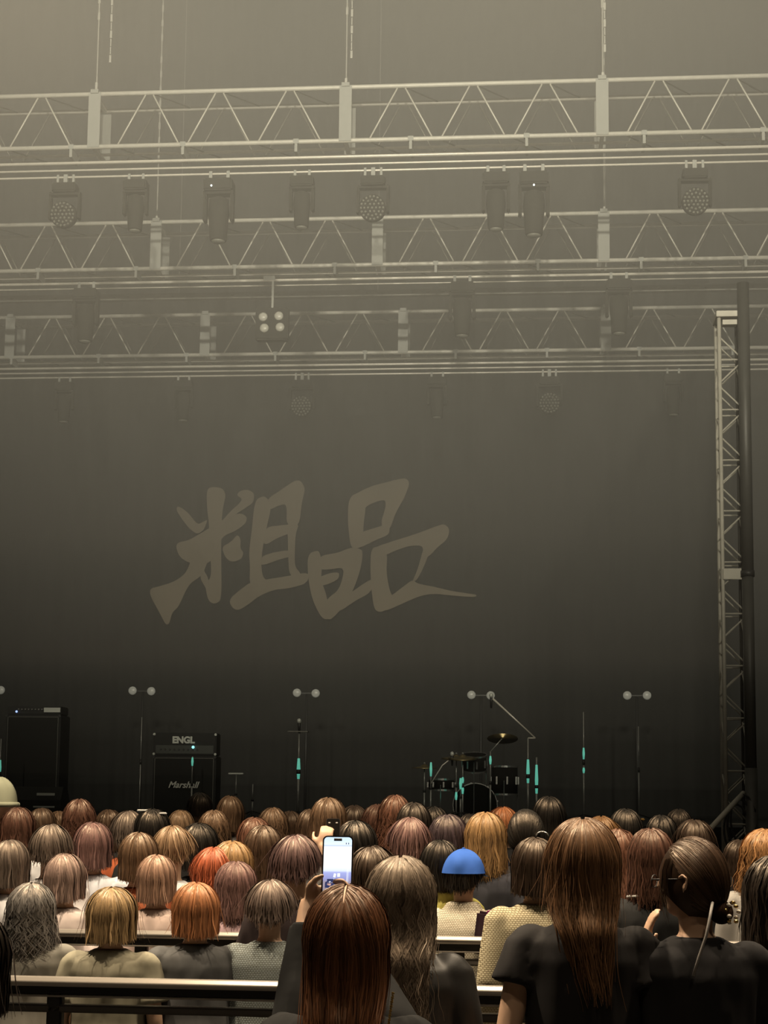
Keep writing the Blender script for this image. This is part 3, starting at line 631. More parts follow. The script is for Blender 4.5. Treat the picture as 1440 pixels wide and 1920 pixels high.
def strand_pts(phi, style, rnd, K, off, part=0.0):
    """phi (N,), rnd (N,4) in -1..1 -> points (N,K,3)"""
    P = STY[style]; N = len(phi)
    sp, cp = np.sin(phi), np.cos(phi)
    d0 = np.stack([0.06*np.sign(cp)*np.minimum(1, np.abs(cp)*3) + part, 0.10+0.50*sp - (0.75*np.maximum(0, -sp)**4 if style == 'long' else 0) + 0.10*rnd[:, 0], np.ones(N)], 1); d0 /= np.linalg.norm(d0, axis=1)[:, None]
    d1 = np.stack([cp, sp, np.full(N, -0.20)], 1); d1 /= np.linalg.norm(d1, axis=1)[:, None]
    om = np.arccos(np.clip((d0*d1).sum(1), -1, 1))
    face = np.clip((sp-0.60)/0.18, 0, 1)                     # 1 on the face side: fringe only
    ze = np.where(sp > 0, P['zf'], P['ze'] + (P['zf']-P['ze'])*np.clip(1+sp, 0, 1)) - P['jit']*np.where(rnd[:, 1] > 0, rnd[:, 1]**2.2*1.3, rnd[:, 1]*0.35)
    zeq = HC[2] + HR[2]*d1[:, 2]
    arc = om*0.108; hang = np.maximum(0.0, zeq-ze)*(1-face)
    stop = np.where(face > 0.5, 0.66, 1.0)
    if style == 'short': stop = np.where(face > 0.5, 0.6, np.where(sp > -0.2, 0.92, 1.0))
    tot = arc*stop + hang
    t = np.linspace(0, 1, K)[None, :]*tot[:, None]
    u = np.minimum(t/np.maximum(arc, 1e-6)[:, None], stop[:, None])
    so = np.sin(om)[:, None]
    w0 = np.sin((1-u)*om[:, None])/so; w1 = np.sin(u*om[:, None])/so
    dirs = w0[..., None]*d0[:, None, :] + w1[..., None]*d1[:, None, :]
    vol = 1 + off + 0.045*rnd[:, 2][:, None] + 0.03*np.sin(u*PI) + (0.025*np.sin(phi*11+1.0)*np.sin(phi*4.3))[:, None]*u
    pos = HC + dirs*HR*vol[..., None]
    h = np.maximum(0, t-(arc*stop)[:, None])
    hn = h/0.30
    pos[..., 2] -= h
    pos[..., 0] *= 1 + P['flare']*np.minimum(hn, 1.0)
    # hanging hair goes behind the shoulders
    k = np.clip(h/0.16, 0, 1)*np.clip((1.47-pos[..., 2])/0.10, 0, 1)
    yb = -P['back'] - 0.012*rnd[:, 3][:, None] + off*0.1 - 0.05*np.clip(1.40-pos[..., 2], 0, 0.3)*(P['back'] > 0.14)
    tgt = np.where(pos[..., 1] > -0.02, np.minimum(pos[..., 1], yb + 0.10), yb + 0.05*np.abs(cp)[:, None]) if P['back'] > 0.13 else pos[..., 1] + 0.0
    pos[..., 1] = pos[..., 1]*(1-k) + tgt*k
    if style == 'midlong': pos[..., 0] = pos[..., 0]*(1-0.5*np.clip((h-0.12)/0.25, 0, 1)) + 0.12*np.clip(h-0.10, 0, 1)
    if P['back'] > 0.14: pos[..., 0] *= 1 - 0.15*k
    ph = rnd[:, 0]*2.2 + 3*np.round(phi*3)/3
    wv = P['amp']*np.clip((t-0.05)/0.12, 0, 1)*np.sin(pos[..., 2]*P['fr']*2 + ph[:, None])
    pos[..., 0] += wv*(-sp)[:, None] ; pos[..., 1] += wv*0.6*cp[:, None]
    return pos
def ribbons(pts, width, tone, rng, twist=0.5):
    N, K, _ = pts.shape
    tan = np.gradient(pts, axis=1); tan /= np.linalg.norm(tan, axis=2)[..., None]+1e-9
    out = pts - np.array([0, -0.01, 1.50]); out[..., 2] *= 0.5; out[..., 2] = np.where(pts[..., 2] < 1.5, 0, out[..., 2])
    out /= np.linalg.norm(out, axis=2)[..., None]+1e-9
    side = np.cross(tan, out); side /= np.linalg.norm(side, axis=2)[..., None]+1e-9
    nrm = np.cross(side, tan)
    a = (rng.random(N)*2-1)[:, None, None]*twist
    side = side*np.cos(a) + nrm*np.sin(a)
    wd = width*(1-0.75*np.linspace(0, 1, K)**3)[None, :, None]
    A = pts - side*wd/2; B = pts + side*wd/2
    V = np.stack([A, B], 2).reshape(-1, 3)
    base = (np.arange(N)*K*2)[:, None] + (np.arange(K-1)*2)[None, :]
    Fc = np.stack([base, base+1, base+3, base+2], 2).reshape(-1, 4)
    T = np.repeat(tone, K*2)
    return V, Fc, T
def mesh_np(name, V, Fc, T):
    me = bpy.data.meshes.new(name); me.vertices.add(len(V)); me.vertices.foreach_set('co', V.astype(np.float32).ravel())
    n = len(Fc); me.loops.add(n*4); me.loops.foreach_set('vertex_index', Fc.astype(np.int32).ravel())
    me.polygons.add(n); me.polygons.foreach_set('loop_start', np.arange(n, dtype=np.int32)*4); me.polygons.foreach_set('use_smooth', [True]*n)
    me.update(calc_edges=True); me.validate()
    a = me.attributes.new('tone', 'FLOAT', 'POINT'); a.data.foreach_set('value', T.astype(np.float32))
    me.materials.append(M_HAIR); return me
HAIRS = {}
def hair_mesh(style, hi=False, seed=0):
    key = (style, hi, seed)
    if key in HAIRS: return HAIRS[key]
    rng = np.random.default_rng(seed*17+len(style)); N = 5200 if hi else 1100; K = 22 if hi else 11; wd = 0.0030 if hi else 0.0070
    if style == 'bun':
        # scalp hair drawn back to a low knot
        bd = np.array([0, -0.74, -0.67]); bd /= np.linalg.norm(bd)
        n = int(N*0.9); g = rng.normal(size=(n*4, 3)); g /= np.linalg.norm(g, axis=1)[:, None]
        ok = (g[:, 2] > 0.05 + 1.1*np.maximum(0, g[:, 1])) | ((g[:, 1] < -0.15) & (g[:, 2] > -0.6)); g = g[ok][:n]
        # start each strand at the hairline/parting
        d0 = g.copy(); om = np.arccos(np.clip(d0@bd, -1, 1))
        u = np.linspace(0, 1, K)[None, :]; so = np.sin(om)[:, None]+1e-6
        dirs = (np.sin((1-u)*om[:, None])/so)[..., None]*d0[:, None, :] + (np.sin(u*om[:, None])/so)[..., None]*bd
        vol = 1.0 + 0.02*rng.random((len(g), 1)) + 0.0*u
        pts = HC + dirs*HR*vol[..., None]
        m = int(N*0.25); a0 = rng.random(m)*2*PI; e = rng.normal(size=(m, 3)); e /= np.linalg.norm(e, axis=1)[:, None]
        bc = HC + bd*HR*1.05; al = a0[:, None] + np.linspace(0, 2.2, K)[None, :]; lat = np.arcsin(e[:, 2])[:, None]
        rr = 0.034; kb = np.stack([rr*1.15*np.cos(al)*np.cos(lat), -rr*np.sin(lat)*np.ones_like(al), rr*np.sin(al)*np.cos(lat)], 2) + bc
        V, Fc, T = ribbons(pts, wd, rng.random(len(g)), rng, 0.35); V2, F2, T2 = ribbons(kb, wd, rng.random(m), rng, 0.4)
        Fc = np.concatenate([Fc, F2+len(V)]); V = np.concatenate([V, V2]); T = np.concatenate([T, T2])
        # shell
        A, B = 40, 18; th = np.linspace(0, 2*PI, A+1)[:-1]; ps = np.linspace(0.02, PI-0.9, B)
        axis = np.array([0, -0.62, 0.785]); ux = np.array([1, 0, 0]); uy = np.cross(axis, ux)
        G = np.array([[np.cos(p)*axis + np.sin(p)*(np.cos(q)*ux+np.sin(q)*uy) for q in th] for p in ps])
        SV = (HC + G*HR*0.985).reshape(-1, 3); SF = np.array([[r*A+c, r*A+(c+1) % A, (r+1)*A+(c+1) % A, (r+1)*A+c] for r in range(B-1) for c in range(A)])
        bb = np.array([[bc + 0.030*np.array([1.15*np.cos(q)*np.sin(p), np.cos(p), np.sin(q)*np.sin(p)]) for q in np.linspace(0, 2*PI, 17)[:-1]] for p in np.linspace(0.05, PI-.05, 10)]).reshape(-1, 3)
        BF = np.array([[r*16+c, r*16+(c+1) % 16, (r+1)*16+(c+1) % 16, (r+1)*16+c] for r in range(9) for c in range(16)])
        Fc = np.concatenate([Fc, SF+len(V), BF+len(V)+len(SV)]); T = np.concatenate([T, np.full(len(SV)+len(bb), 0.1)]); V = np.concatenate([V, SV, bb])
    else:
        phi = rng.random(N)*2*PI; rnd = rng.random((N, 4))*2-1
        # clumps: quantised tone so locks read
        lock = np.sin(phi*23+seed) * np.sin(phi*7.3+1.7*seed)
        tone = np.clip(0.5 + 0.28*lock + 0.28*(rng.random(N)*2-1), 0, 1)
        pts = strand_pts(phi, style, rnd, K, 0.01 if not hi else 0.012)
        # stray hairs lifted off the surface
        stray = rng.random(N) < (0.06 if not hi else 0.04); lift = (np.linspace(0, 1, K)**2)[None, :, None]*rng.normal(size=(N, 1, 3))*np.array([0.022, 0.018, 0.012]); pts[stray] += lift[stray]
        if style in ('curly', 'short'): pts += (np.linspace(0, 1, K)**1.5)[None, :, None]*rng.normal(size=(N, 1, 3))*np.array([0.010, 0.008, 0.006])
        V, Fc, T = ribbons(pts, wd, tone, rng, 0.55)
        A = 64; ph = np.linspace(0, 2*PI, A+1)[:-1]; KK = 16
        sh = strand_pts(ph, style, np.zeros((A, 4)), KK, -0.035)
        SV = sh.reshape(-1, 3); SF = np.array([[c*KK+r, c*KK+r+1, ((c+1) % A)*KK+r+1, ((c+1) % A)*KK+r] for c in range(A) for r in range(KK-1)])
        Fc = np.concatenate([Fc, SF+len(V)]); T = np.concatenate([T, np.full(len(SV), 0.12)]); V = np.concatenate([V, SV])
    me = mesh_np('hair_'+style, V, Fc, T); HAIRS[key] = me; return me

# ---- bodies
def hand(bm, wrist, d, palm_n, side, curl=0.25):
    """five fingered hand; d: direction of the fingers, palm_n: palm normal, side: direction of the thumb"""
    d = Vector(d).normalized(); s = Vector(side); s = (s - d*s.dot(d)).normalized(); n = Vector(palm_n); n = (n - d*n.dot(d) - s*n.dot(s)).normalized()
    w_ = Vector(wrist); rot = Matrix((s, n, d)).transposed()
    ell(bm, w_+d*0.045, (0.040, 0.016, 0.052), 14, 10, rot)
    for k, (o, L, rr) in enumerate(((0.028, 0.070, 0.0085), (0.0095, 0.078, 0.009), (-0.0095, 0.073, 0.0085), (-0.028, 0.058, 0.0075))):
        p = w_ + d*0.075 + s*o; pts = [p - d*0.02, p]; a = 0.0; dirv = d
        for j, f in enumerate((0.45, 0.31, 0.24)):
            a += curl*(1.0+0.2*j); dirv = d*math.cos(a) + n*math.sin(a); pts.append(pts[-1] + dirv*L*f)
        tube(bm, pts, [rr*1.1, rr*1.1, rr, rr*0.92, rr*0.7], 8)
    p = w_ + d*0.02 + s*0.026; q = p + (s*0.8+d*0.5+n*0.2).normalized()*0.032; r_ = q + (s*0.35+d*0.9+n*0.35*curl*2).normalized()*0.030; e = r_ + (d+n*curl*1.5).normalized()*0.024
    tube(bm, [p, q, r_, e], [0.014, 0.012, 0.0105, 0.007], 8)
def hand_default(side): return dict(d=(0, 0.1, -1), n=(-side, 0, 0), s=(0, 1, 0), curl=0.28)
REST = {s: dict(sh=(s*0.165, 0.0, 1.315), el=(s*0.215, -0.02, 1.035), wr=(s*0.205, 0.06, 0.80), hand=hand_default(s)) for s in (-1, 1)}
def head_rot(yaw, pitch=0):
    return Matrix.Rotation(yaw, 3, 'Z') @ Matrix.Rotation(pitch, 3, 'X')
def body_mesh(arms=REST, voxel=0.0105, yaw=0.0, face=True):
    bm = bmesh.new(); hr = head_rot(yaw); piv = Vector((0, -0.01, 1.44))
    def H(p): return piv + hr @ (Vector(p)-piv)
    def he(c, r, **k): ell(bm, H(c), r, rot=hr, **k)
    he((0, -0.008, 1.565), (0.074, 0.094, 0.096)); he((0, 0.018, 1.515), (0.060, 0.070, 0.078)); he((0, 0.045, 1.468), (0.036, 0.038, 0.030))
    he((0, 0.072, 1.575), (0.055, 0.020, 0.035))                                   # brow
    tube(bm, [H((0, 0.083, 1.568)), H((0, 0.103, 1.527)), H((0, 0.088, 1.518))], [0.008, 0.014, 0.010], 10)   # nose
    he((0, 0.079, 1.492), (0.024, 0.013, 0.007)); he((0, 0.077, 1.481), (0.020, 0.013, 0.008))                # lips
    for s in (-1, 1):
        he((s*0.077, -0.002, 1.537), (0.010, 0.013, 0.022)); tube(bm, [H((s*x_, y_, z_)) for x_, y_, z_ in ((0.080, 0.012, 1.540), (0.086, 0.010, 1.562), (0.091, -0.004, 1.569), (0.094, -0.018, 1.558), (0.090, -0.016, 1.537), (0.083, -0.002, 1.516), (0.078, 0.006, 1.513))], [0.005, 0.006, 0.006, 0.006, 0.0055, 0.006, 0.004], 8); he((s*0.042, 0.055, 1.528), (0.022, 0.02, 0.02))
    tube(bm, [(0, -0.012, 1.31), (0, -0.010, 1.40), H((0, -0.006, 1.50))], [0.062, 0.050, 0.054], 16)
    loft(bm, [(0.80, 0.150, 0.10, 0, 0), (0.90, 0.165, 0.112, 0, -.005), (1.0, 0.135, 0.095, 0, 0), (1.08, 0.128, 0.092, 0, 0), (1.18, 0.148, 0.105, 0, 0), (1.27, 0.165, 0.100, 0, -.005), (1.325, 0.150, 0.078, 0, -.01), (1.36, 0.085, 0.058, 0, -.012), (1.385, 0.055, 0.050, 0, -.012)], 24, 2.3)
    for s in (-1, 1):
        A = arms[s]; sh, el, wr = Vector(A['sh']), Vector(A['el']), Vector(A['wr'])
        ell(bm, sh+Vector((-s*0.01, 0, -0.01)), (0.055, 0.055, 0.055)); tube(bm, [sh, sh*0.6+el*0.4, el, el*0.6+wr*0.4, wr, wr+(wr-el).normalized()*0.02], [0.050, 0.045, 0.036, 0.037, 0.026, 0.024], 14)
        h = A['hand']; hand(bm, wr, h['d'], h['n'], h['s'], h['curl'])
        tube(bm, [(s*0.085, 0, 0.88), (s*0.09, 0.0, 0.66), (s*0.095, 0.01, 0.46), (s*0.095, -0.01, 0.30), (s*0.095, -0.015, 0.08)], [0.088, 0.074, 0.054, 0.052, 0.036], 16)
        ell(bm, (s*0.097, 0.045, 0.035), (0.040, 0.105, 0.034))
    return remesh(bm, voxel, 4)
def shirt_mesh(arms=REST, sleeve='short', sl=0.70, loose=1.0, hem=0.78, voxel=0.012, collar=False):
    bm = bmesh.new(); g = 0.018*loose
    loft(bm, [(hem, 0.168+g, 0.118+g, 0, -.005), (0.90, 0.168+g, 0.120+g, 0, -.005), (1.03, 0.150+g, 0.110+g, 0, -.004), (1.18, 0.156+g, 0.112+g, 0, -.004), (1.27, 0.170+g*.7, 0.106+g*.8, 0, -.008), (1.325, 0.158+g*.5, 0.086+g*.7, 0, -.012), (1.362, 0.098+g*.4, 0.068+g*.4, 0, -.014), (1.382 + (0.03 if collar else 0), 0.062+g*.5, 0.060+g*.5, 0, -.014)], 28, 2.4)
    for s in (-1, 1):
        A = arms[s]; sh, el, wr = Vector(A['sh']), Vector(A['el']), Vector(A['wr']); d = (el-sh)
        ell(bm, sh+Vector((-s*0.012, 0, -0.008)), (0.064+g*.3, 0.066+g*.3, 0.058+g*.3))
        if sleeve == 'short': tube(bm, [sh, sh+d*sl*0.5, sh+d*sl], [0.058+g*.3, 0.060+g*.6, 0.064+g], 18)
        else: tube(bm, [sh, sh*0.5+el*0.5, el, el*0.5+wr*0.5, wr], [0.060+g*.3, 0.056+g*.5, 0.050+g*.5, 0.045+g*.5, 0.038+g*.3], 18)
    return remesh(bm, voxel, 5)
def trouser_mesh():
    bm = bmesh.new(); loft(bm, [(0.72, 0.17, 0.115, 0, 0), (0.86, 0.182, 0.125, 0, -.005), (0.93, 0.165, 0.115, 0, 0)], 24, 2.3)
    for s in (-1, 1): tube(bm, [(s*0.09, 0, 0.84), (s*0.095, 0, 0.62), (s*0.098, 0, 0.4), (s*0.098, -0.01, 0.10)], [0.100, 0.088, 0.075, 0.066], 18)
    return remesh(bm, 0.018, 3)
def shoe_mesh():
    bm = bmesh.new()
    for s in (-1, 1): ell(bm, (s*0.1, 0.045, 0.043), (0.052, 0.125, 0.045), 14, 10)
    return tomesh('shoes', bm, True)
BODY, TROU, SHOE = body_mesh(), trouser_mesh(), shoe_mesh()
SHIRTS = {'tee': shirt_mesh(), 'long': shirt_mesh(sleeve='long'), 'jacket': shirt_mesh(sleeve='long', loose=1.9, collar=True)}
# slight backward lean-in pose with forearms on a rail
def person(px, ytop, Yd, hair, hcol, shirt, scol, label, yaw=0.0, hi=False, seed=0, body=None, shirtme=None, smat=None, group=None, fixz=None, hsc=None):
    top = at(px, ytop, Yd); s = (top.z if fixz is None else fixz)/1.690
    t = empty('person', (top.x, Yd, 0), label, 'person', group, rz=yaw); sx = 0.5+0.5*s; t.scale = (sx, sx, s)
    link('body', body or BODY, M_SKIN, t)
    o = link('shirt' if shirt != 'jacket' else 'jacket', shirtme or SHIRTS[shirt], None, t); o.color = (*scol, 1)
    if not o.data.materials: o.data.materials.append(M_CLOTH)
    if smat is not None: o.material_slots[0].link = 'OBJECT'; o.material_slots[0].material = smat
    link('trousers', TROU, M_TROUSER, t); link('shoes', SHOE, M_SHOE, t)
    if hair in STY or hair == 'bun':
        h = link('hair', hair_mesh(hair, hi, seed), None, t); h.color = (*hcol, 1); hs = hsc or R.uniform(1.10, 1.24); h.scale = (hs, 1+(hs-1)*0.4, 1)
    return t
def hat_mesh(kind):
    bm = bmesh.new()
    if kind == 'beanie':
        c = Vector(HC); bmesh.ops.create_uvsphere(bm, u_segments=32, v_segments=20, radius=1)
        for v in list(bm.verts):
            v.co = Vector((v.co.x*0.102, v.co.y*0.118, v.co.z*0.145))*(1+0.012*math.sin(math.atan2(v.co.y, v.co.x)*24)) + c
        bmesh.ops.delete(bm, geom=[v for v in bm.verts if v.co.z < 1.545], context='VERTS')
        tb = bmesh.new()
        pts = [c + Vector((0.104*math.cos(a), 0.12*math.sin(a), -0.005)) for a in np.linspace(0, 2*PI, 33)]; tube(bm, pts, 0.014, 8)
    elif kind == 'cap':
        c = Vector(HC); bmesh.ops.create_uvsphere(bm, u_segments=32, v_segments=20, radius=1)
        for v in list(bm.verts): v.co = Vector((v.co.x*0.100, v.co.y*0.116, v.co.z*0.140)) + c
        bmesh.ops.delete(bm, geom=[v for v in bm.verts if v.co.z < 1.56], context='VERTS')
        a_, b_ = [], []
        for q in np.linspace(PI*0.2, PI*0.8, 13):
            a_.append(bm.verts.new(c+Vector((0.1*math.cos(q), 0.116*math.sin(q), 0.015)))); b_.append(bm.verts.new(c+Vector((0.115*math.cos(q), 0.2*math.sin(q), 0.0))))
        for k in range(12): bm.faces.new((a_[k], a_[k+1], b_[k+1], b_[k]))
        ell(bm, c+Vector((0, 0, 0.14)), (0.009, 0.009, 0.006), 8, 6)
    elif kind == 'hood':
        c = Vector(HC)
        ell(bm, c+Vector((0, -0.012, 0.0)), (0.112, 0.130, 0.150), 28, 20); loft(bm, [(1.33, 0.11, 0.10, 0, -.02), (1.40, 0.10, 0.11, 0, -.02), (1.50, 0.105, 0.12, 0, -.02)], 24)
        me = remesh(bm, 0.012, 4); return me
    return tomesh(kind, bm, True)
HATS = {k: hat_mesh(k) for k in ('beanie', 'cap', 'hood')}
def hat(t, kind, col, m=None):
    o = link({'beanie': 'knitted_hat', 'cap': 'cap', 'hood': 'hood'}[kind], HATS[kind], None, t); o.color = (*col, 1); o.location = (0, 0, -1.6*0.12); o.scale = (1.14, 1.08, 1.12)
    if not o.data.materials: o.data.materials.append(M_CLOTH)
    return o
# hair colours (base reflectance)
BLK, DK, DBR, BR, MBR, LBR = (0.012, 0.011, 0.010), (0.022, 0.017, 0.014), (0.035, 0.022, 0.015), (0.07, 0.042, 0.026), (0.12, 0.072, 0.042), (0.22, 0.14, 0.08)
AUB, RED, GOLD, GREY, ASH, PINK = (0.085, 0.040, 0.027), (0.13, 0.058, 0.036), (0.30, 0.175, 0.075), (0.15, 0.14, 0.13), (0.11, 0.085, 0.068), (0.17, 0.095, 0.085)
K_, W_, GY, OL = (0.016, 0.015, 0.015), (0.78, 0.78, 0.80), (0.20, 0.19, 0.18), (0.28, 0.26, 0.19)
# px, y of the crown, distance, hair, colour, top, colour, label
CROWD = [
 (36, 1511, 9.9, 'lob', AUB, 'tee', W_, 'person with auburn hair and a white T-shirt near the left picture edge'),
 (80, 1513, 11.6, 'bob', BR, 'tee', GY, 'person with brown bob, third head in from the left picture edge'),
 (150, 1496, 10.4, 'curly', AUB, 'long', (0.3,0.12,0.08), 'person with tousled auburn hair standing taller than the left crowd around'),
 (113, 1519, 12.4, 'lob', MBR, 'tee', K_, 'person with mid-brown hair just left of the tall auburn curls'),
 (206, 1516, 11.9, 'lob', BR, 'tee', K_, 'person with brown hair just right of the tall auburn curls'),
 (242, 1518, 10.3, 'short', ASH, 'tee', (0.45, 0.11, 0.04), 'short-haired person in a rust-orange T-shirt in the left crowd'),
 (287, 1514, 9.8, 'bob', BLK, 'tee', K_, 'person with black bob and two white hair clips, before the scripted amplifier'),
 (340, 1517, 12.2, 'lob', LBR, 'tee', GY, 'person with fair brown hair right of the white hair clips'),
 (376, 1484, 15.2, 'short', DK, 'tee', K_, 'dim dark-haired person far off, right below the scripted guitar cabinet'),
 (402, 1517, 10.7, 'curly', MBR, 'tee', K_, 'person with ruffled mid-brown hair left of the blunt brown bob'),
 (432, 1490, 12.6, 'bob', MBR, 'tee', GY, 'person with a neat blunt brown bob rising above the left crowd'),
 (478, 1530, 9.7, 'lob', RED, 'long', (0.2,0.1,0.09), 'person with reddish hair right of the blunt brown bob'),
 (512, 1512, 11.3, 'curly', MBR, 'tee', K_, 'person with brown wavy hair between the bob and the raised phones'),
 (545, 1519, 13.2, 'lob', BR, 'tee', K_, 'dim brown-haired person left of the wide brown hair by the phones'),
 (617, 1493, 9.8, 'lob', MBR, 'tee', GY, 'person with wide light-brown hair directly above the two raised phones'),
 (583, 1515, 11.2, 'lob', BR, 'long', (0.32,0.32,0.32), 'person in a light grey top, left behind the wide light-brown hair'),
 (664, 1508, 12.2, 'short', DBR, 'tee', K_, 'person with round dark-brown hair right of the wide light-brown hair'),
 (669, 1536, 8.4, 'bob', BLK, 'tee', K_, 'person with a shiny black bob right beside the raised phones'),
 (707, 1506, 11.6, 'curly', AUB, 'tee', K_, 'person with loose auburn waves right of the shiny black bob'),
 (741, 1488, 10.3, 'curly', RED, 'tee', K_, 'person with high auburn curls in the middle of the crowd'),
 (777, 1502, 9.8, 'lob', DK, 'tee', K_, 'person with smooth black hair just right of the high auburn curls'),
 (813, 1510, 11.4, 'curly', BLK, 'tee', K_, 'person with loosely tied black hair, left of the drum kit'),
 (842, 1524, 8.3, 'lob', (0.05,0.035,0.04), 'tee', K_, 'person with plum-tinted dark hair below the drum kit'),
 (882, 1524, 12.2, 'bob', DK, 'tee', K_, 'dark-haired person partly behind the golden hair'),
 (911, 1520, 8.0, 'lob', GOLD, 'tee', (0.05,0.05,0.06), 'person with shoulder-length golden hair in a charcoal T-shirt'),
 (943, 1511, 12.0, 'short', (0.45,0.17,0.07), 'tee', K_, 'ginger-haired person behind the golden hair'),
 (986, 1513, 8.1, 'bun', BLK, 'tee', K_, 'person with sleek black tied hair, an ear showing, and a claw clip'),
 (1029, 1491, 11.0, 'bob', BLK, 'tee', K_, 'person with a smooth black bob right under the boom microphone stand'),
 (1002, 1567, 7.15, 'bob', DBR, 'long', (0.62, 0.55, 0.37), 'person with a dark bob in a cream knitted top'),
 (1127, 1528, 9.9, 'short', (0.16,0.08,0.03), 'tee', K_, 'ginger-brown head showing just behind the long straight brown hair'),
 (1172, 1514, 9.7, 'bob', BLK, 'tee', K_, 'person with glossy black hair and a small gold hairpin'),
 (1160, 1551, 8.1, 'wavylong', RED, 'tee', K_, 'person with long auburn waves between the two black T-shirts'),
 (1221, 1549, 7.2, 'lob', AUB, 'tee', (0.02,0.02,0.02), 'person with auburn hair and a black and yellow scarf on the neck'),
 (1240, 1526, 10.4, 'lob', BLK, 'tee', K_, 'black-haired person behind the yellow-scarfed one'),
 (1272, 1515, 12.3, 'curly', DK, 'tee', K_, 'dim dark-haired person farthest back, left of the lattice tower'),
 (1303, 1534, 9.9, 'short', DBR, 'tee', K_, 'person with short dark hair under the tower strut, behind the glasses wearer'),
 (1388, 1572, 10.4, 'lob', DBR, 'tee', K_, 'dark-haired person standing behind the foot of the lattice tower'),
 (1432, 1551, 8.1, 'curly', (0.3,0.15,0.06), 'long', (0.35, 0.33, 0.30), 'person with ginger streaked curls and a pale grey top at the right edge'),
 (98, 1543, 8.2, 'short', ASH, 'tee', (0.65,0.63,0.63), 'person with short ash-brown hair and a light grey T-shirt at the left'),
 (176, 1539, 8.5, 'bob', PINK, 'tee', (0.72,0.74,0.8), 'person with pinkish brown hair and a white T-shirt, left crowd'),
 (262, 1558, 7.9, 'bob', MBR, 'tee', (0.40,0.12,0.05), 'person with a mid-brown bob and a rust top, second row of the left crowd'),
 (326, 1546, 8.2, 'short', LBR, 'tee', W_, 'short fair-haired person in a bright white T-shirt'),
 (374, 1541, 8.4, 'bob', BLK, 'tee', K_, 'black-bobbed person right of the bright white T-shirt'),
 (402, 1586, 8.0, 'short', (0.36,0.09,0.04), 'tee', (0.12,0.03,0.02), 'person with short copper-red hair in the left crowd'),
 (436, 1574, 7.9, 'lob', GOLD, 'tee', (0.4,0.3,0.3), 'person with blond hair right beside the copper-red head'),
 (443, 1612, 7.95, 'lob', PINK, 'tee', (0.5,0.34,0.36), 'person with dusty-pink hair and a pink top'),
 (496, 1545, 8.2, 'lob', BR, 'tee', K_, 'person with brown hair left of the person raising a hand'),
 (296, 1600, 7.9, 'bob', (0.30,0.18,0.125), 'tee', (0.62,0.48,0.42), 'person with a pale brown bob over a beige top, left crowd'),
 (124, 1598, 7.95, 'bob', (0.26,0.18,0.15), 'tee', (0.66,0.56,0.52), 'person with a pale ash bob over a light beige top at the left'),
 (22, 1572, 8.2, 'bob', ASH, 'tee', W_, 'person with ash hair in a white T-shirt cut by the left picture edge'),
 (700, 1583, 6.9, 'short', DBR, 'tee', K_, 'dark-haired person half hidden behind the streaked grey-brown hair'),
 (768, 1530, 8.2, 'short', PINK, 'long', (0.42,0.52,0.58), 'person with pinkish cropped hair in a pale blue top'),
 (826, 1572, 8.5, 'bob', BLK, 'jacket', (0.52,0.47,0.13), 'person with a black bob in a mustard yellow top'),
 (62, 1652, 6.8, 'curly', GREY, 'tee', (0.22,0.21,0.18), 'grey-haired person low at the left picture edge'),
 (212, 1660, 6.7, 'bob', (0.30,0.20,0.10), 'tee', OL, 'person with tawny hair and an olive-grey top, low at the left'),
 (368, 1651, 6.7, 'bob', (0.36,0.15,0.065), 'tee', (0.10,0.10,0.10), 'person with bright copper hair and a dark grey top, low at the left'),
]
near = dict()
placed = []
for (px, yt, Yd, *_r) in CROWD: placed.append([px, Yd, yt])
FIXED = [(1092, 4.9, 1530), (1303, 4.9, 1563), (650, 3.65, 1650), (752, 5.1, 1600), (555, 7.15, 1562), (508, 6.75, 1650), (866, 7.95, 1598), (2, 10.6, 1460), (1452, 5.2, 1600), (-72, 3.4, 1700)]
def xw(px, Y): return at(px, 1540, Y).x
for it in range(60):
    for i, a in enumerate(placed):
        for j, b_ in enumerate(placed + [list(f) for f in FIXED]):
            if i == j: continue
            dx, dy = xw(a[0], a[1])-xw(b_[0], b_[1]), a[1]-b_[1]
            ex = (dx/0.44)**2 + (dy/0.36)**2
            if ex < 1:
                a[1] += 0.04*(1 if a[2] < b_[2] else -1)
        for ry in RAILS:
            if abs(a[1]-ry) < 0.24: a[1] += 0.05*(1 if a[1] >= ry else -1)
        o_ = CROWD[i][2]; a[1] = min(max(a[1], 7.9 if o_ > 7.6 else 6.55), 15.4)
PEOPLE = {}
for (px, yt, Yd, hair, hc, sh, scol, lab), (q, Y2, _y) in zip(CROWD, placed):
    t = person(px, yt, Y2, hair, hc, sh, scol, lab, yaw=R.uniform(-0.3, 0.3), seed=R.randint(0, 2), smat=M_KNIT if 'knitted' in lab else None, hi=False)
    PEOPLE[lab] = t
def find(s): return next(t for l, t in PEOPLE.items() if s in l)
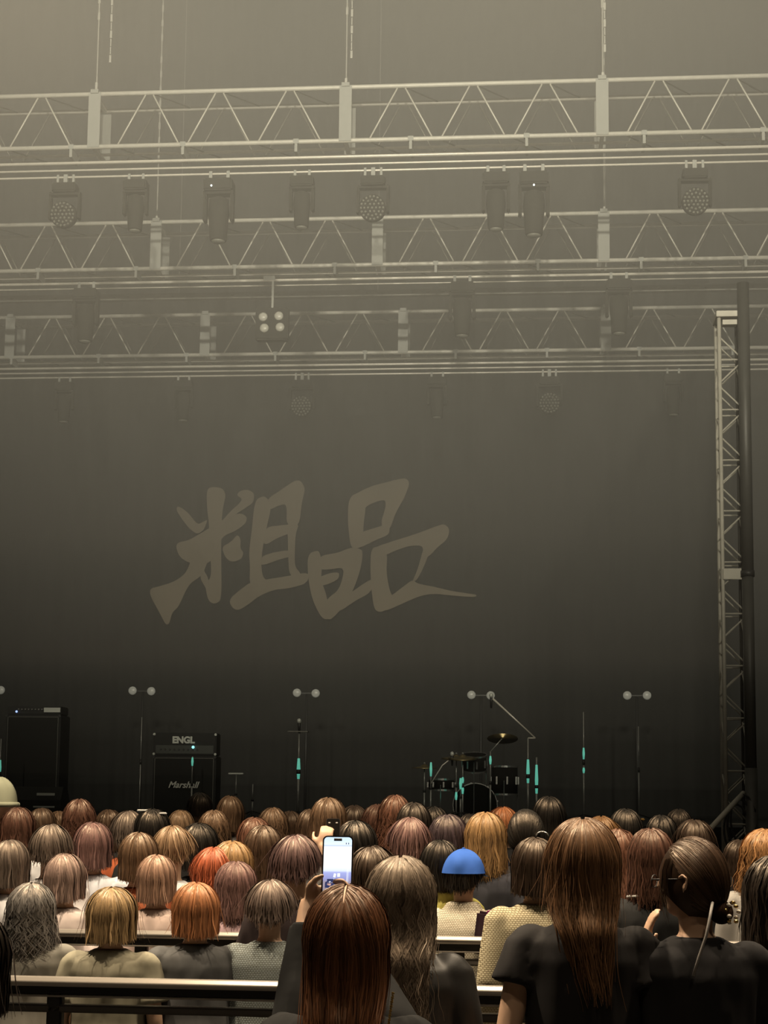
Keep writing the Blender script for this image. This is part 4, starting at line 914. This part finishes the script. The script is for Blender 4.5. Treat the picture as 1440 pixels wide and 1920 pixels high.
# small things worn by people in the crowd
def pin(t, p, r, m, name='hair_clip'):
    bm = bmesh.new(); box(bm, p, r, Matrix.Rotation(0.4, 3, 'Z'), bevel=min(r)*0.3); return build(name, bm, m, t)
M_WHITE = mat('white_plastic', (0.85, 0.85, 0.82), 0.3); M_GOLD = mat('gold_metal', (0.8, 0.55, 0.2), 0.25, 0.9); M_YEL = mat('yellow_scarf_print', (0.85, 0.72, 0.05), 0.7)
t = find('two white hair clips'); pin(t, (-0.055, -0.045, 1.672), (0.07, 0.02, 0.012), M_WHITE); pin(t, (0.07, -0.05, 1.655), (0.05, 0.02, 0.012), M_WHITE)
t = find('gold hairpin'); pin(t, (0.085, -0.06, 1.62), (0.012, 0.05, 0.012), M_GOLD, 'hairpin')
t = find('claw clip')
for k in range(5):
    bm = bmesh.new(); tube(bm, [Vector((0.09+0.035*math.cos(a), -0.13+0.01*k, 1.53+0.03*math.sin(a))) for a in np.linspace(0.2, 3.0, 8)], 0.0045, 6); build('claw_clip_tooth', bm, M_CHROME, t, True)
t = find('black and yellow scarf')
bm = bmesh.new(); loft(bm, [(1.37, 0.085, 0.085, 0, -.015), (1.41, 0.075, 0.08, 0, -.015), (1.45, 0.070, 0.075, 0, -.012)], 24); build('scarf', bm, mat('black_scarf', (0.015, 0.015, 0.012), 0.8), t, True)
for k, (dx, dz, w_) in enumerate(((-0.05, 1.425, 0.035), (0.035, 1.43, 0.04), (0.0, 1.40, 0.03), (0.05, 1.405, 0.035))):
    bm = bmesh.new(); box(bm, (dx, -0.015-0.083*math.sqrt(max(0.05, 1-(dx/0.08)**2)), dz), (w_, 0.008, 0.014), Matrix.Rotation(dx*8, 3, 'Z') @ Matrix.Rotation(0.3, 3, 'Y')); build('yellow_print', bm, M_YEL, t)
bm = bmesh.new(); tube(bm, [Vector((0.105*math.cos(a), -0.015+0.095*math.sin(a), 1.372-0.012*math.sin(a))) for a in np.linspace(PI*1.05, PI*1.95, 14)], 0.008, 8); build('white_towel_edge', bm, M_WHITE, t, True)

t = person(0, 1461, 10.6, 'none', DBR, 'tee', GY, 'tall person in a grey-green knitted hat at the left edge'); hat(t, 'beanie', (0.30, 0.31, 0.22))
person(508, 1646, 6.75, 'short', (0.16, 0.12, 0.10), 'long', (0.27, 0.31, 0.31), 'person with cropped ash hair in a patterned blue-grey jacket, low in the left crowd', smat=M_KNIT)
# white knit with a blue cap and a dark shoulder bag
t = person(870, 1594, 7.95, 'short', BLK, 'jacket', (0.80, 0.74, 0.60), 'person in a white knitted top with a bright blue cap', yaw=-0.25, smat=M_KNIT, hsc=1.0); hat(t, 'cap', (0.04, 0.13, 0.50))
p = at(905, 1725, 7.76)
tb = empty('shoulder_bag', (p.x, 7.76, p.z-0.06), 'dark plum bag hanging on the back of the white knitted top', 'bag')
bm = bmesh.new(); box(bm, (0, 0, 0), (0.075, 0.05, 0.20), Matrix.Rotation(0.12, 3, 'Y'), bevel=0.012); build('bag_body', bm, mat('plum_leather', (0.035, 0.012, 0.022), 0.5), tb)
bm = bmesh.new(); box(bm, (0.06, 0, 0.10), (0.09, 0.045, 0.03), Matrix.Rotation(-0.35, 3, 'Y'), bevel=0.008); build('flap', bm, mat('magenta_leather', (0.22, 0.01, 0.12), 0.45), tb)
# right-edge person in a dark grey jacket, and the dark shoulder in the left corner
person(1452, 1600, 5.2, 'lob', DK, 'jacket', (0.10, 0.10, 0.095), 'person in a charcoal jacket cut by the right picture edge', yaw=0.2)
person(-72, 1690, 3.4, 'bob', DK, 'jacket', (0.012, 0.012, 0.012), 'person in black in the lower left corner, only a shoulder in view', yaw=-0.2)

# person raising a phone with one arm
Yp = 7.15; s_ = at(555, 1562, Yp).z/1.69; base = at(555, 1562, Yp); sx = 0.5+0.5*s_
def loc_(px, py, Y): q = at(px, py, Y); return Vector(((q.x-base.x)/sx, (q.y-Yp)/sx, q.z/s_))
wr = loc_(606, 1592, 7.36)
armsU = {-1: REST[-1], 1: dict(sh=(0.165, 0.0, 1.32), el=(0.25, 0.10, 1.22), wr=tuple(wr), hand=dict(d=(0.15, 0.2, 1), n=(0, 0.7, -0.3), s=(-1, 0, 0.2), curl=0.5))}
person(555, 1562, Yp, 'short', (0.14, 0.085, 0.08), 'tee', (0.03, 0.02, 0.02), 'person with mauve-brown hair raising a phone in one hand', body=body_mesh(armsU, 0.009), shirtme=shirt_mesh(armsU))
def phone(px, py, Y, w, h, lab, screen, tilt=0.0):
    c = at(px, py, Y); t = empty('mobile_phone', c, lab, 'phone'); t.rotation_euler = (math.radians(-8), 0, tilt)
    def rr(bm, w, h, r, y0, y1, n=6):
        pts = []
        for (sx_, sz_, a0) in ((1, 1, 0), (-1, 1, PI/2), (-1, -1, PI), (1, -1, 3*PI/2)):
            for k in range(n+1):
                a = a0 + PI/2*k/n; pts.append((sx_*(w/2-r)+r*math.cos(a), sz_*(h/2-r)+r*math.sin(a)))
        A = [bm.verts.new((x, y0, z)) for x, z in pts]; B = [bm.verts.new((x, y1, z)) for x, z in pts]
        bm.faces.new(A); bm.faces.new(list(reversed(B)))
        for k in range(len(pts)): bm.faces.new((A[k], B[k], B[(k+1) % len(pts)], A[(k+1) % len(pts)]))
        bmesh.ops.recalc_face_normals(bm, faces=bm.faces[:])
    bm = bmesh.new(); rr(bm, w, h, w*0.16, 0, 0.008); build('body', bm, mat('titanium_edge', (0.30, 0.22, 0.18), 0.3, 0.7), t)
    bm = bmesh.new(); rr(bm, w*0.97, h*0.985, w*0.15, -0.0006, 0.0); build('bezel', bm, M_BLACK, t)
    bm = bmesh.new(); rr(bm, w*0.90, h*0.955, w*0.12, -0.0012, -0.0006); build('screen', bm, screen, t)
    return t
# lit screen: what its camera sees, as a vertical run of tones
ms = bpy.data.materials.new('lit_screen'); ms.use_nodes = True; nt = ms.node_tree; b = nt.nodes['Principled BSDF']; b.inputs['Base Color'].default_value = (0, 0, 0, 1); b.inputs['Roughness'].default_value = 0.15
tc = nt.nodes.new('ShaderNodeTexCoord'); sx_ = nt.nodes.new('ShaderNodeSeparateXYZ'); nt.links.new(tc.outputs['Object'], sx_.inputs[0])
mr = nt.nodes.new('ShaderNodeMapRange'); mr.inputs[1].default_value = -0.078; mr.inputs[2].default_value = 0.078; nt.links.new(sx_.outputs['Z'], mr.inputs[0])
cr = nt.nodes.new('ShaderNodeValToRGB'); nt.links.new(mr.outputs[0], cr.inputs[0]); e = cr.color_ramp.elements
e[0].position = 0.0; e[0].color = (0.25, 0.2, 0.2, 1); e[1].position = 1.0; e[1].color = (0.62, 0.80, 1.0, 1)
for pos, c in ((0.28, (0.35, 0.30, 0.36, 1)), (0.33, (0.30, 0.32, 0.62, 1)), (0.43, (0.40, 0.44, 0.80, 1)), (0.46, (0.75, 0.82, 1.0, 1)), (0.56, (1.0, 1.0, 1.0, 1)), (0.84, (1, 1, 1, 1)), (0.86, (0.55, 0.66, 0.85, 1)), (0.88, (0.80, 0.90, 1.0, 1))):
    q = e.new(pos); q.color = c
nt.links.new(cr.outputs[0], b.inputs['Emission Color']); b.inputs['Emission Strength'].default_value = 1.15
md_ = mat('dark_screen', (0.02, 0.018, 0.016), 0.15)
ph = phone(632.5, 1628, 4.05, 0.0785, 0.163, 'bright phone held up by the red-brown-haired person, screen white', ms)
bm = bmesh.new(); tube(bm, [(-0.010, -0.002, 0.0715), (0.010, -0.002, 0.0715)], 0.0035, 10); build('camera_cutout', bm, M_BLACK, ph)
# the scene on the screen, drawn flat: stage end, glowing logo, crowd along the bottom
M_S1 = mat('screen_white', (0, 0, 0), 0.3, emit=(0.95, 0.97, 1), estr=1.1); M_S2 = mat('screen_navy', (0, 0, 0), 0.3, emit=(0.035, 0.045, 0.13), estr=1.0); M_S3 = mat('screen_skin', (0, 0, 0), 0.3, emit=(0.75, 0.45, 0.38), estr=1.0)
def sq(x, z, w, h, m, rot=0): 
    bm = bmesh.new(); box(bm, (x, -0.0016, z), (w, 0.0003, h), Matrix.Rotation(rot, 3, 'Y')); return build('screen_image', bm, m, ph)
for x, z, w, h, m, r_ in ((-0.006, -0.018, 0.006, 0.010, M_S1, 0.2), (0.004, -0.017, 0.007, 0.009, M_S1, 0), (0.025, -0.012, 0.0012, 0.045, M_S1, 0.02), (0.028, -0.012, 0.0010, 0.045, M_S1, 0.02), (-0.01, -0.031, 0.030, 0.008, M_S2, 0.0), (0.014, -0.033, 0.022, 0.008, M_S2, 0.35), (-0.022, -0.036, 0.014, 0.008, M_S2, -0.4), (0.0, -0.043, 0.060, 0.012, M_S2, 0), (-0.020, -0.040, 0.010, 0.006, M_S3, 0.3), (0.010, -0.040, 0.012, 0.006, M_S3, 0.2), (0.026, -0.042, 0.008, 0.008, M_S3, 0), (-0.008, -0.030, 0.002, 0.008, M_S1, 0), (0.002, -0.029, 0.004, 0.006, M_S1, 0), (-0.018, -0.034, 0.004, 0.004, M_S1, 0.6), (0.021, 0.062, 0.002, 0.004, M_S2, 0), (0.027, 0.062, 0.002, 0.004, M_S2, 0)):
    sq(x, z, w, h, m, r_)
ph2 = phone(624, 1563, 7.42, 0.066, 0.14, 'dark phone held up behind the bright one, screen unlit', md_)
for dx in (-0.017, 0.017):
    bm = bmesh.new(); ell(bm, (dx, -0.001, 0.05), (0.006, 0.001, 0.003), 8, 5); build('screen_glint', bm, M_WHITE, ph2)

# ---- the red-brown-haired person holding the bright phone
Yc = 3.65; base = at(652, 1652, Yc); s_ = base.z/1.69; sx = 0.5+0.5*s_
def loc_(px, py, Y): q = at(px, py, Y); return tuple(Vector(((q.x-base.x)/sx, (q.y-Yc)/sx, q.z/s_)))
armsC = {-1: dict(sh=(-0.15, 0.02, 1.315), el=(-0.17, 0.22, 1.20), wr=loc_(578, 1702, 4.06), hand=dict(d=(0.80, 0.05, 0.50), n=(0.1, -1, 0), s=(-0.5, -0.3, 0.8), curl=0.42)),
          1: dict(sh=(0.15, 0.02, 1.315), el=(0.17, 0.22, 1.20), wr=loc_(684, 1800, 4.02), hand=dict(d=(-0.35, 0.08, 1), n=(-1, 0.1, -0.3), s=(0.1, -1, 0.2), curl=0.2))}
pc_ = person(652, 1652, Yc, 'long', (0.10, 0.040, 0.018), 'long', (0.005, 0.005, 0.005), 'person with long red-brown parted hair in black, holding up the bright phone', hi=True, seed=3, body=body_mesh(armsC, 0.007), shirtme=shirt_mesh({s: dict(armsC[s], wr=tuple(Vector(armsC[s]['el'])*0.12+Vector(armsC[s]['wr'])*0.88)) for s in (-1, 1)}, sleeve='long'), hsc=1.08)
pts = []
for y_ in np.linspace(-0.15, -1.15, 9):
    d = Vector((0.0, y_, 1)).normalized(); pts.append(Vector(HC)+Vector((d.x*HR[0], d.y*HR[1], d.z*HR[2]))*1.035)
bm = bmesh.new(); tube(bm, pts, [0.001]+[0.0028]*7+[0.0008], 6); build('parting', bm, M_SKIN, pc_, True)
chain = empty('chain_strap', pc_.location, 'gold bag chain over the shoulder of the bright-phone holder', 'chain'); chain.location = pc_.location
c0, c1_ = at(737, 1862, 3.50)-pc_.location, at(728, 1925, 3.47)-pc_.location
for k in range(22):
    p = c0 + (c1_-c0)*k/15; bm = bmesh.new(); box(bm, p, (0.007, 0.004, 0.004), Matrix.Rotation(1.1 if k % 2 else 0.4, 3, 'Y'), bevel=0.001); build('chain_link', bm, M_GOLD, chain)

# ---- streaked grey-brown hair, black leather jacket
pd = person(752, 1600, 5.0, 'wavylong', (0.15, 0.115, 0.085), 'jacket', (0.020, 0.018, 0.016), 'person with long streaked ash-brown hair in a black leather jacket', hi=True, seed=4, smat=M_LEATHER, hsc=1.22, shirtme=shirt_mesh(sleeve='long', loose=1.7, collar=True, voxel=0.010))
# ---- long straight brown hair, black T-shirt
armsA = {s: dict(sh=(s*0.165, 0.0, 1.315), el=(s*0.225, -0.05, 1.05), wr=(s*0.20, 0.04, 0.81), hand=hand_default(s)) for s in (-1, 1)}
pa = person(1092, 1529, 4.9, 'midlong', (0.135, 0.070, 0.035), 'tee', (0.020, 0.018, 0.018), 'person with very long straight brown hair over a black short-sleeved T-shirt', hi=True, seed=5, hsc=1.20, body=body_mesh(armsA, voxel=0.008), shirtme=shirt_mesh(armsA, loose=1.1, voxel=0.009, sl=0.46))
# ---- glasses wearer turned left, black top, strap, jewelled knot
armsB = {-1: dict(sh=(-0.165, 0.0, 1.315), el=(-0.20, 0.13, 1.10), wr=(-0.135, 0.19, 1.315), hand=dict(d=(0.10, -0.25, 1), n=(0.95, -0.1, 0), s=(0.1, -1, 0.2), curl=0.2)),
          1: dict(sh=(0.165, 0.0, 1.315), el=(0.27, 0.03, 1.04), wr=(0.16, 0.25, 1.02), hand=dict(d=(-0.5, 0.8, 0), n=(0, 0, -1), s=(-1, -0.2, 0), curl=0.4))}
Yb_ = 4.9; pb = person(1302, 1562, Yb_, 'none', DBR, 'tee', (0.018, 0.017, 0.018), 'person in glasses with a jewelled dark hair knot and black top, head turned', body=body_mesh(armsB, 0.007, yaw=1.12), shirtme=shirt_mesh(armsB, sleeve='long', loose=1.25, voxel=0.009))
piv = Vector((0, -0.01, 1.44))
hm_ = hair_mesh('bun', True, 6); hb = link('hair', hm_, None, pb); hb.color = (0.050, 0.028, 0.017, 1)
hb.matrix_local = Matrix.Translation(piv) @ Matrix.Rotation(1.12, 4, 'Z') @ Matrix.Translation(-piv)
def HB(p): return piv + Matrix.Rotation(1.12, 3, 'Z') @ (Vector(p)-piv)
for s in (-1, 1):
    bm = bmesh.new(); ell(bm, HB((s*0.031, 0.080, 1.545)), (0.013, 0.012, 0.012), 14, 10); build('eye', bm, mat('eye_white', (0.8, 0.78, 0.75), 0.2), pb, True)
    bm = bmesh.new(); ell(bm, HB((s*0.031, 0.0885, 1.545)), (0.006, 0.005, 0.006), 12, 8); build('iris', bm, mat('dark_iris', (0.03, 0.015, 0.01), 0.2), pb, True)
gl = bmesh.new()
for s in (-1, 1):
    tube(gl, [HB((s*0.034+0.024*math.cos(a), 0.107, 1.543+0.019*math.sin(a))) for a in np.linspace(0, 2*PI, 21)], 0.0018, 6)
    tube(gl, [HB((s*0.058, 0.106, 1.550)), HB((s*0.082, 0.09, 1.551)), HB((s*0.086, -0.005, 1.555)), HB((s*0.084, -0.025, 1.54))], 0.0022, 6)
tube(gl, [HB((-0.011, 0.108, 1.546)), HB((0, 0.112, 1.549)), HB((0.011, 0.108, 1.546))], 0.0018, 6)
build('glasses', gl, M_BLACK, pb, True)
bd = Vector((0, -0.74, -0.67)).normalized(); kc = Vector(HC) + Vector((bd.x*HR[0], bd.y*HR[1], bd.z*HR[2]))*1.05
for k in range(11):
    a = k*0.57; bm = bmesh.new(); ell(bm, HB(kc+Vector((0.045*math.cos(a)+0.02, -0.032+0.006*(k % 3), 0.030*math.sin(a)))), (0.0075, 0.006, 0.006), 10, 7); build('hair_jewel', bm, M_GOLD if k % 2 else mat('pearl', (0.8, 0.72, 0.6), 0.2), pb, True)
# loose side locks along the cheek
lk = np.random.default_rng(3); Ls = []
for k in range(36):
    s = -1; x = s*(0.076+lk.random()*0.008); y = 0.045+lk.random()*0.025; dz = 0.10+lk.random()*0.07
    Ls.append([HB((x*0.93, y-0.01, 1.615)), HB((x*1.03, y, 1.58)), HB((x*1.06, y+0.004, 1.58-dz*0.5)), HB((x*1.0, y-0.004, 1.58-dz))])
V, Fc, T = ribbons(np.array([[list(p) for p in q] for q in Ls]), 0.003, lk.random(36), lk, 0.5)
o = link('side_locks', mesh_np('side_locks', V, Fc, T), None, pb); o.color = (0.050, 0.028, 0.017, 1)
def strap(t, pts_px, Ydist, r, m, name='shoulder_strap'):
    bm = bmesh.new(); s3 = t.scale
    pts = []
    for (x, y, dy) in pts_px:
        q = at(x, y, Ydist+dy)-t.location; pts.append(Vector((q.x/s3[0], q.y/s3[1], q.z/s3[2])))
    tube(bm, pts, r, 8); build(name, bm, m, t, True)
strap(pb, [(1336, 1692, -0.10), (1331, 1720, -0.142), (1324, 1755, -0.145), (1312, 1790, -0.145), (1300, 1830, -0.147)], Yb_, 0.0045, mat('grey_strap', (0.30, 0.28, 0.26), 0.5))
